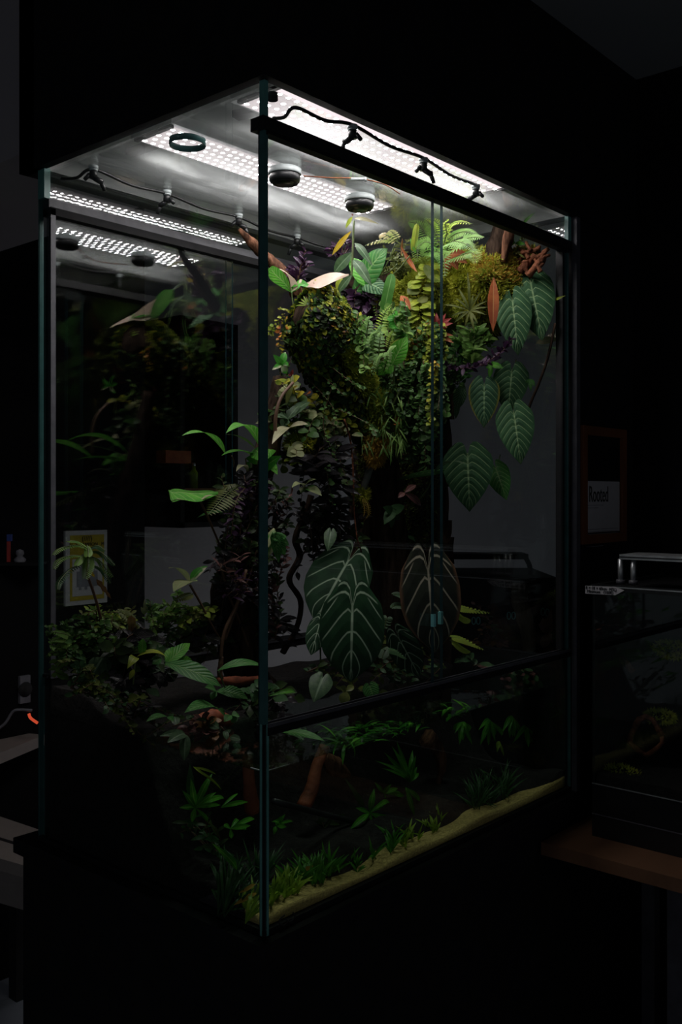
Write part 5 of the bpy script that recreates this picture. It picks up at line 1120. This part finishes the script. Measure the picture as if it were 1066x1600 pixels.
def grassline(name, label, px0, px1, v, n, L, mat, seed, off=(0, 30), wd=.004):
    rnd = random.Random(seed); e = None; mb = MB()
    for _ in range(n):
        px = rnd.uniform(px0, px1); vv = v + rnd.uniform(0, .04); P = Vy(px, 1400, vv); c = V3((P.x, vv, sandz(P.x, vv) - .002))
        for _ in range(4):
            d = (UP * rnd.uniform(.6, 1.1) + rvec(rnd) * .65); d.z = abs(d.z); d = d.normalized() * L * rnd.uniform(.5, 1.3)
            B = c + d; B.y = max(B.y, .014); B.x = max(.014, B.x)
            leaf(mb, c, B, wd, cam_n(c, .6), 'lance', .22, .1, 6, 2)
        if e is None: e = empty(name, label, 'water plant', c)
    mb.build('blades', mat, e)
grassline('foreground_grass', 'bright lime grass tuft in the front corner of the sand, left pane', 378, 405, .02, 7, .040, 'aq_y', 101, wd=.0045)
grassline('foreground_grass', 'bright lime grass along the sand right of the corner edge', 424, 470, .018, 20, .035, 'aq_y', 102, wd=.0055)
grassline('foreground_grass', 'green grass on the sand below the amber leaf litter', 455, 530, .035, 26, .045, 'aq', 103, wd=.0055)
grassline('foreground_grass', 'low green tufts along the middle of the sand strip', 540, 620, .03, 14, .035, 'aq', 104)
grassline('foreground_grass', 'low lime tufts right of the middle of the sand strip', 625, 690, .025, 14, .032, 'aq_y', 105)
grassline('foreground_grass', 'fine dark green grass at the far right of the sand', 735, 800, .04, 34, .06, 'aq_d', 106, wd=.003)
grassline('foreground_grass', 'dim tall grass behind the left tufts', 340, 420, .06, 20, .07, 'aq_d', 107, wd=.004)
mass('stem_water_plants', 'dark feathery stems behind the far right grass', [(760, 1230), (775, 1220), (790, 1240), (780, 1260), (765, 1260), (800, 1250)], .12, 110, .020, ['aq_d', 'aq', 'aq_d'], 110, cat='water plant', rad=.03, nst=16, aspect=.25)
mass('stem_water_plants', 'dim undergrowth in the middle of the water', [(480, 1320), (520, 1330), (560, 1340), (600, 1320), (640, 1300), (540, 1300)], .16, 150, .022, ['aq_d', 'fig_d'], 111, cat='water plant', rad=.05, nst=16, aspect=.3)
mass('stem_water_plants', 'dim undergrowth behind the left clump under water', [(300, 1300), (330, 1330), (350, 1360), (370, 1390), (320, 1290)], .17, 110, .022, ['aq_d', 'fig_d'], 112, cat='water plant', rad=.05, nst=14, aspect=.3)
aq('heart_water_leaf', 'small rounded blue green leaf on a stem low in the water', (606, 1345), [(610, 1325, 11), (600, 1336, 6)], .09, 'aq', 9, style='round')
def litter(name, label, pts, mat, v, wpx=9):
    for k, (a_, b_) in enumerate(pts):
        e = empty(name, label[k], 'leaf', Vy(*a_, v)); bigleaf(e, Vy(*a_, v), Vy(*b_, v - .01), wpx, 'lance', mat, bend=.1, nt=9, ns=4)
litter('sunken_leaf', ['amber sunken leaf left of the corner edge, upper', 'amber sunken leaf left of the corner edge, lower'], [((374, 1395), (400, 1381)), ((366, 1414), (404, 1394))], 'aq_o', .05, 8)
litter('sunken_leaf', ['long amber leaf lying in the front grass', 'amber leaf resting over the grass, upper', 'amber leaf nearest the bare sand', 'short amber leaf below the long one'], [((462, 1362), (504, 1356)), ((505, 1360), (522, 1354)), ((518, 1368), (556, 1360)), ((478, 1378), (512, 1368))], 'aq_o', .06, 9)
litter('sunken_leaf', ['small amber leaf behind the right part of the sand', 'folded amber leaf by the pipe end', 'yellow leaf stuck to the glass at the far right of the sand'], [((678, 1288), (692, 1282)), ((710, 1280), (724, 1286)), ((828, 1268), (842, 1257))], 'aq_o', .06, 7)

# ------------------------------------------------------------------ things on the right of the room
a_, b_ = Vy(912, 664, -.016), Vy(980, 850, -.016); a2 = Vy(980, 672, -.004)
x0, x1, zt, zbm = a_.x, b_.x, a_.z, Vy(912, 850, -.004).z
fr = empty('picture_frame', 'small wooden picture frame with a half sheet of print, on the black wall', 'picture frame', ((x0 + x1) / 2, -.004, (zt + zbm) / 2))
fw = .020
mb = MB()
for p, q in (((x0, zbm), (x0 + fw, zt)), ((x1 - fw, zbm), (x1, zt)), ((x0 + fw, zt - fw), (x1 - fw, zt)), ((x0 + fw, zbm), (x1 - fw, zbm + fw))): mb.box((p[0], -.016, p[1]), (q[0], -.0045, q[1]))
mb.build('wooden_frame', 'wood_frame', fr, False)
MB().box((x0 + fw, -.008, zbm + fw), (x1 - fw, -.005, zt - fw)).build('backing', 'dark_wall', fr, False)
zm = Vy(940, 752, -.012).z
MB().box((x0 + fw, -.0092, zbm + fw + .004), (x1 - fw - .004, -.0081, zm)).build('printed_sheet', 'paper', fr, False)
cx = (x0 + x1) / 2
text('title', 'Rooted', .050, (cx - .022, -.0094, zm - .030), (PI / 2, 0, 0), 'ink', fr, xs=.62)
mb = MB()
for k, (fx, z) in enumerate(((.5, .052), (.35, .058), (.95, .105), (.95, .110), (.95, .115), (.75, .120), (.5, .142))): mb.box((x0 + fw + .006, -.0096, zm - z - .0012), (x0 + fw + .006 + (x1 - x0 - 2 * fw - .012) * fx, -.0091, zm - z))
mb.build('small_print_lines', 'greyp', fr, False)
# corner table
tz = .71; tx = .746; ty = -.02
tb = empty('side_table', 'brown wooden table in the corner right of the big tank', 'table', (tx + .2, ty - .4, 0))
MB().box((tx, ty - 1.0, tz - .025), (XR + .028, ty, tz)).build('tabletop', 'table', tb, False)
for x, y in ((tx + .14, ty - .22), (XR - .03, ty - .04), (tx + .14, ty - .9), (XR - .03, ty - .9)): MB().box((x - .015, y - .015, 0), (x + .015, y + .015, tz - .025)).build('leg', 'rail_grey', tb, False)
MB().box((tx + .14, ty - .9, tz - .09), (tx + .155, ty - .2, tz - .03)).build('apron_bar', 'rail_grey', tb, False)
bx = empty('cardboard_box', 'brown cardboard box with big letters standing on the floor under the table', 'box', (tx + .2, ty - .2, 0))
MB().box((tx + .18, ty - .80, 0), (tx + .42, ty - .26, .44)).build('carton', 'card', bx, False)
text('printed_letters', 'IKEA', .10, (tx + .179, ty - .35, .26), (PI / 2, -PI / 2, -PI / 2), 'greyp', bx)
# small terrarium on the table
sx, sy = .847, -.079; sz_ = tz; tp = CZ - .158 * HT
st_ = empty('small_terrarium', 'small dark terrarium on the corner table under a strip light', 'terrarium', (sx + .17, sy - .3, tz))
zbse = CZ - .479 * HT
MB().box((sx, sy - .62, tz), (sx + .34, sy, tz + .045)).build('plinth', 'plastic', st_, False); MB().box((sx, sy - .62, tz + .047), (sx + .34, sy, zbse)).build('black_base', 'black', st_, False)
MB().box((sx - .001, sy - .62, zbse), (sx + .002, sy, zbse + .0015)).build('base_edge', 'steel', st_, False); MB().box((sx - .001, sy - .62, tz + .0445), (sx + .002, sy, tz + .0465)).build('base_edge', 'rail_grey', st_, False)
for k4, (nm, A, B, ax) in enumerate((('side_glass', (sx, sy - .62, zbse), (sx + .004, sy, tp), 'x'), ('side_glass', (sx + .336, sy - .62, zbse), (sx + .34, sy, tp), 'x'), ('front_glass', (sx + .004, sy - .62, zbse), (sx + .336, sy - .616, tp), 'y'), ('back_glass', (sx + .004, sy - .004, zbse), (sx + .336, sy, tp), 'y'))):
    pane(nm, A, B, ax, 'glass' if k4 in (0, 2) else 'black', st_, 'plastic')  # back and far side panes are painted black so the inside looks dark
mb = MB(); mb.box((sx - .003, sy - .62, tp), (sx + .012, sy + .002, tp + .012)); mb.box((sx + .012, sy - .012, tp), (sx + .34, sy + .002, tp + .012)); mb.build('rim', 'plastic', st_, False)
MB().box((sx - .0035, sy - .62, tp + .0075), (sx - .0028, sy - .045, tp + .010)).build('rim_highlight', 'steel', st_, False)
MB().box((sx + .01, sy - .61, tp + .002), (sx + .33, sy - .01, tp + .006)).build('mesh_lid', 'black', st_, False)
# label tag stuck on its rim
lt = empty('size_label', 'white arrow shaped label with two lines of handwriting on the terrarium rim', 'label', (sx, sy, tp))
A = Ux(915, 923, sx - .006); tagv = [Ux(x, y, sx - .006) for x, y in ((915, 915), (915, 927.5), (962, 930), (976, 922.5), (962, 917))]
# the tag juts out past the corner in the plane of the side glass
mb = MB(); n = 5
for o in (0, -.001):
    for p in tagv: mb.v.append(V3(p) + V3((o, 0, 0)))
mb.face([0, 1, 2, 3, 4]); mb.face([9, 8, 7, 6, 5])
for k in range(5): mb.face([k, k + 5, (k + 1) % 5 + 5, (k + 1) % 5])
mb.build('tag', 'paper', lt, False)
c1, c2 = Ux(938, 919.8, sx - .0075), Ux(938, 925.2, sx - .0075)
text('writing', '18 × 18 × 60cm  (45L)', .0085, c1, (PI / 2, 0, -PI / 2), 'ink', lt, xs=.9); text('writing', 'Minimum   (100€)', .0085, c2, (PI / 2, 0, -PI / 2), 'ink', lt, xs=.9)
# strip light with posts over it
sl = empty('strip_light', 'silver strip light on short posts above the small terrarium', 'light', (sx + .05, sy - .3, tp + .07))
lz1 = Ux(968, 866, sx + .02).z; pl_ = Ux(968, 870, sx + .02)
MB().box((sx + .02, pl_.y - .5, lz1 - .010), (sx + .11, pl_.y, lz1)).build('housing', 'steel', sl, False)
MB().box((sx + .019, pl_.y - .5, lz1 - .006), (sx + .0195, pl_.y + .001, lz1 - .004)).build('groove', 'black', sl, False)
for px_ in (970, 990):
    q = Ux(px_, 880, sx + .03); mb = MB().cyl((q.x, q.y, tp + .012), (q.x, q.y, lz1 - .01), .0055); mb.build('post', 'steel', sl); MB().cyl((q.x, q.y, tp + .013), (q.x, q.y, tp + .022), .009).build('foot_clip', 'rail_grey', sl)
# bits inside the small terrarium
inn = sx + .12
pts = [Ux(1010 + 24 * math.cos(a) * (1 + .15 * math.sin(3 * a)), 1150 + 27 * math.sin(a) * (1 + .1 * math.cos(4 * a)), inn) for a in [2 * PI * k / 16 for k in range(17)]]
mb = MB().tube(pts, .005, .006, 7, 0, .6); 
rim_o = mb; wdp = empty('hollow_log', 'hollow cork log with a pale broken rim inside the small terrarium', 'log', V3(pts[0])); mb.build('broken_rim', 'cork', wdp)
mb = MB(); i0 = 0
for o in (0, .10):
    for p in pts[:-1]: mb.v.append(V3(p) + V3((o, 0, 0)))
for k in range(16): j = (k + 1) % 16; mb.face((k, j, 16 + j, 16 + k))
mb.build('log_wall', 'darkbark', wdp)
rnd = random.Random(77)
o = MB(); o.box((sx + .006, sy - .61, zbse), (sx + .334, sy - .006, zbse + .02)); q = o.build('terrarium_soil', 'soil', None, False); q['kind'] = 'stuff'; tag(q, 'dark soil layer in the small terrarium', 'soil')
def umoss(label, px, py, r_, n, mat, u):
    c = Ux(px, py, u); g = empty('moss_patch', label, 'moss', c); mb = MB()
    def s_():
        n_ = rvec(rnd); return c + V3((n_.x * r_, n_.y * r_ * 1.4, n_.z * r_ * .6)), n_
    moss(mb, s_, n, .010, rnd); oo = mb.build('tufts', mat, g); oo['kind'] = 'stuff'
umoss('dim moss mound at the lower left in the small terrarium', 970, 1213, .03, 700, 'moss', sx + .06)
umoss('dim moss on top of the hollow log', 1032, 1120, .02, 500, 'moss', sx + .15)
umoss('dim moss on a branch, upper part of the small terrarium', 1050, 1015, .025, 500, 'moss', sx + .16)
q = MB().tube(spline([Ux(955, 1200, inn), Ux(950, 1120, inn), Ux(952, 1060, inn), Ux(968, 1030, inn), Ux(990, 1050, inn)], 30), .013, .006, 9, 0, .4).build('arched_branch', 'bark', None); tag(q, 'barely lit arched branch at the left in the small terrarium', 'wood')
q = MB().tube(spline([Ux(1010, 1205, inn), Ux(1018, 1220, inn), Ux(1020, 1232, inn)], 10), .005, .006, 7, 0, .3).build('rosy_twig', 'cork', None); tag(q, 'short rosy twig near the floor of the small terrarium', 'wood')

# ------------------------------------------------------------------ stand-in terrarium: what the end glass shows, modelled as solid things
RZ = Matrix.Rotation(TH - PI / 2, 3, 'Z')
def fbox(mb, px0, py0, px1, py1, d0, d1, mi=0):
    """box squarely facing the viewpoint: corners given where its front face stands at distance d0"""
    A, B = Dd(px0, py0, d0), Dd(px1, py1, d0); i = len(mb.v); dd = FWD * (d1 - d0)
    for o in (V3((0, 0, 0)), dd):
        for x_, z_ in ((A, A), (B, A), (B, B), (A, B)): mb.v.append(V3((x_.x, x_.y, z_.z)) + o)
    for q in ((0, 3, 2, 1), (4, 5, 6, 7), (0, 1, 5, 4), (1, 2, 6, 5), (2, 3, 7, 6), (3, 0, 4, 7)): mb.face([i + k for k in q], None, mi)
    return mb
d0 = 2.9
bt = empty('standin_terrarium', 'dark stand-in terrarium with driftwood, modelled for what the end glass shows', 'terrarium', Dd(790, 1200, d0 + .1))
fbox(MB(), 640, 1046, 880, HOR + F * CZ / d0, d0, d0 + .4).build('stand', 'black', bt, False)
fbox(MB(), 640, 903, 872, 911, d0, d0 + .4).build('lid_frame', 'black', bt, False)
fbox(MB(), 640, 911, 872, 1046, d0 + .38, d0 + .4).build('back_panel', 'black', bt, False); fbox(MB(), 866, 911, 872, 1046, d0, d0 + .4).build('side_panel', 'black', bt, False)
g = empty('standin_lamp_bar', 'black stand-in lamp bar on a bent arm over the stand-in terrarium', 'lamp', Dd(760, 870, d0 + .1))
fbox(MB(), 640, 866, 826, 874, d0 + .08, d0 + .2).build('bar', 'black', g, False); MB().tube(spline([Dd(822, 872, d0 + .12), Dd(828, 885, d0 + .12), Dd(829, 903, d0 + .12)], 10), .008).build('arm', 'black', g)
q = MB().tube(spline([Dd(812, 910, d0 + .12), Dd(814, 940, d0 + .12), Dd(826, 990, d0 + .12), Dd(828, 1046, d0 + .12)], 30), .026, .024, 10, 0, .35).build('driftwood_post', 'postwood', None); tag(q, 'upright brown driftwood post inside the stand-in terrarium', 'wood')
q = MB().tube(spline([Dd(768, 945, d0 + .15), Dd(782, 975, d0 + .15), Dd(795, 1000, d0 + .15)], 20), .012, .03, 10, 0, .4).build('driftwood_stump', 'cork', None); tag(q, 'reddish slanting stump left of the driftwood post', 'wood')
for k, (x, y, lb) in enumerate(((744, 970, 'pair of small teal rings standing in for reflected glints, left one of three'), (799, 962, 'pair of small teal rings standing in for reflected glints beside the driftwood post, middle one of three'), (852, 956, 'pair of small teal rings standing in for reflected glints, right one of three'))):
    e = empty('glint_ring_pair', lb, 'ring', Dd(x, y, d0 + .05), 'teal ring pairs standing in for reflected glints')  # reflected teal glints modelled as solid ring pairs
    for s in (-3.6, 3.6):
        c = Dd(x + s, y + (1 if s > 0 and k == 2 else 0), d0 + .05); P = [c + RGT * (.0055 * math.cos(t)) + UP * (.011 * math.sin(t)) for t in [2 * PI * j / 14 for j in range(15)]]
        MB().tube(P, .0018, n=6).build('ring', 'teal', e)
rosette('rosy_leaf_plant', 'rosy round leaves at the right inside the stand-in terrarium', (858, 990), [(868, 948, 17), (848, 966, 20), (854, 990, 12), (872, 1008, 12), (848, 1012, 16), (842, 975, 12)], 16, 'rosy_bright', lambda x, y, dv=0: Dd(x, y, d0 + .03), 'plant', 'round')
# ------------------------------------------------------------------ left of the tank
dl = 2.75
g = empty('wall_shelf', 'dim grey shelf board with cables at the left edge', 'shelf', Dd(20, 1165, dl)); A, B = Dd(-60, 1198, dl), Dd(62, 1150, dl + .0)
mb = MB(); zs = CZ - (1160 - HOR) / F * dl
p0, p1 = Zz(-40, 1193, zs), Zz(70, 1148, zs); q1 = p1 + FWD * .0 + V3((0, 0, 0)); nrm = (p1 - p0).cross(UP).normalized()
if nrm.dot(FWD) < 0: nrm = -nrm
for o in (V3((0, 0, 0)), nrm * .3):
    for zz in (0, -.03): mb.v += [p0 + o + UP * zz, p1 + o + UP * zz]
for q in ((0, 1, 5, 4), (2, 6, 7, 3), (0, 2, 3, 1), (4, 5, 7, 6), (0, 4, 6, 2), (1, 3, 7, 5)): mb.face(q)
mb.build('board', 'white_furn', g, False)
q = MB().tube(spline([Dd(-8, 1142, dl), Dd(8, 1130, dl), Dd(20, 1112, dl), Dd(32, 1109, dl), Dd(50, 1110, dl)], 20), .004).build('grey_cable', 'greyp', None); tag(q, 'grey cable curving over the shelf board at the left', 'cable')
q = MB().tube(spline([Dd(45, 1115, dl), Dd(48, 1122, dl), Dd(59, 1130, dl)], 12), .0042).build('red_cable', 'ring_red', None); tag(q, 'short glowing red cable right at the left edge of the tank', 'cable')
g = empty('wall_socket', 'dim wall socket plate left of the tank', 'socket', Vy(38, 1078, YW - .005)); A, B = Vy(31, 1057, YW - .01), Vy(47, 1097, YW - .01)
MB().box((A.x, YW - .012, B.z), (B.x, YW - .001, A.z)).build('plate', 'greyp', g, False); cc = (A + B) / 2
MB().cyl((cc.x, YW - .010, cc.z), (cc.x, YW - .014, cc.z), .022).build('socket_hole', 'ink', g)
g = empty('low_bench', 'off white low bench with a slatted top at the left edge', 'bench', Dd(20, 1400, 2.7)); db = 2.6
zt_ = CZ - (1290 - HOR) / F * (db + .0)
def qbox(mb, P, h):
    i = len(mb.v)
    for zz in (0, -h): mb.v += [V3(p) + UP * zz for p in P]
    for q in ((0, 1, 2, 3), (7, 6, 5, 4), (0, 4, 5, 1), (1, 5, 6, 2), (2, 6, 7, 3), (3, 7, 4, 0)): mb.face([i + k for k in q])
    return mb
def Zp(pts, z): return [Zz(x, y, z) for x, y in pts]
qbox(MB(), Zp([(-40, 1330), (58, 1358), (72, 1300), (-40, 1262)], zt_), .03).build('top', 'white_furn', g, False)
qbox(MB(), Zp([(-40, 1338), (58, 1364), (70, 1306), (-40, 1270)], zt_ - .03), .10).build('drawer_box', 'white_furn', g, False)
qbox(MB(), Zp([(-40, 1300), (64, 1332), (65, 1328), (-40, 1296)], zt_ + .001), .004).build('groove', 'ink', g, False)
for x, y in ((30, 1345), (-30, 1330)):
    p = Zz(x, y, zt_ - .13); MB().box((p.x - .02, p.y - .02, 0), (p.x + .02, p.y + .02, p.z)).build('leg', 'ink', g, False)
g = empty('red_blue_package', 'red and blue package at the left edge of the dark wall', 'package', Dd(5, 880, 2.8)); fbox(MB(), -14, 846, 15, 880, 2.8, 2.86).build('red_body', 'redp', g, False); fbox(MB(), -14, 835, 17, 845.5, 2.8, 2.86).build('blue_lid', 'bluep', g, False)
qs = MB(); fbox(qs, -30, 880, 60, 884, 2.75, 2.95); q = qs.build('dark_shelf', 'black', None, False); tag(q, 'black shelf carrying the red and blue package', 'shelf')
c = Dd(31, 872, 2.8); q = MB().lathe(c, [(0, -.018), (.014, -.016), (.018, -.004), (.008, .006), (.012, .012), (.010, .022), (0, .026)], 14).build('small_figurine', 'greyp', None); tag(q, 'tiny grey ornament beside the red and blue package', 'ornament')
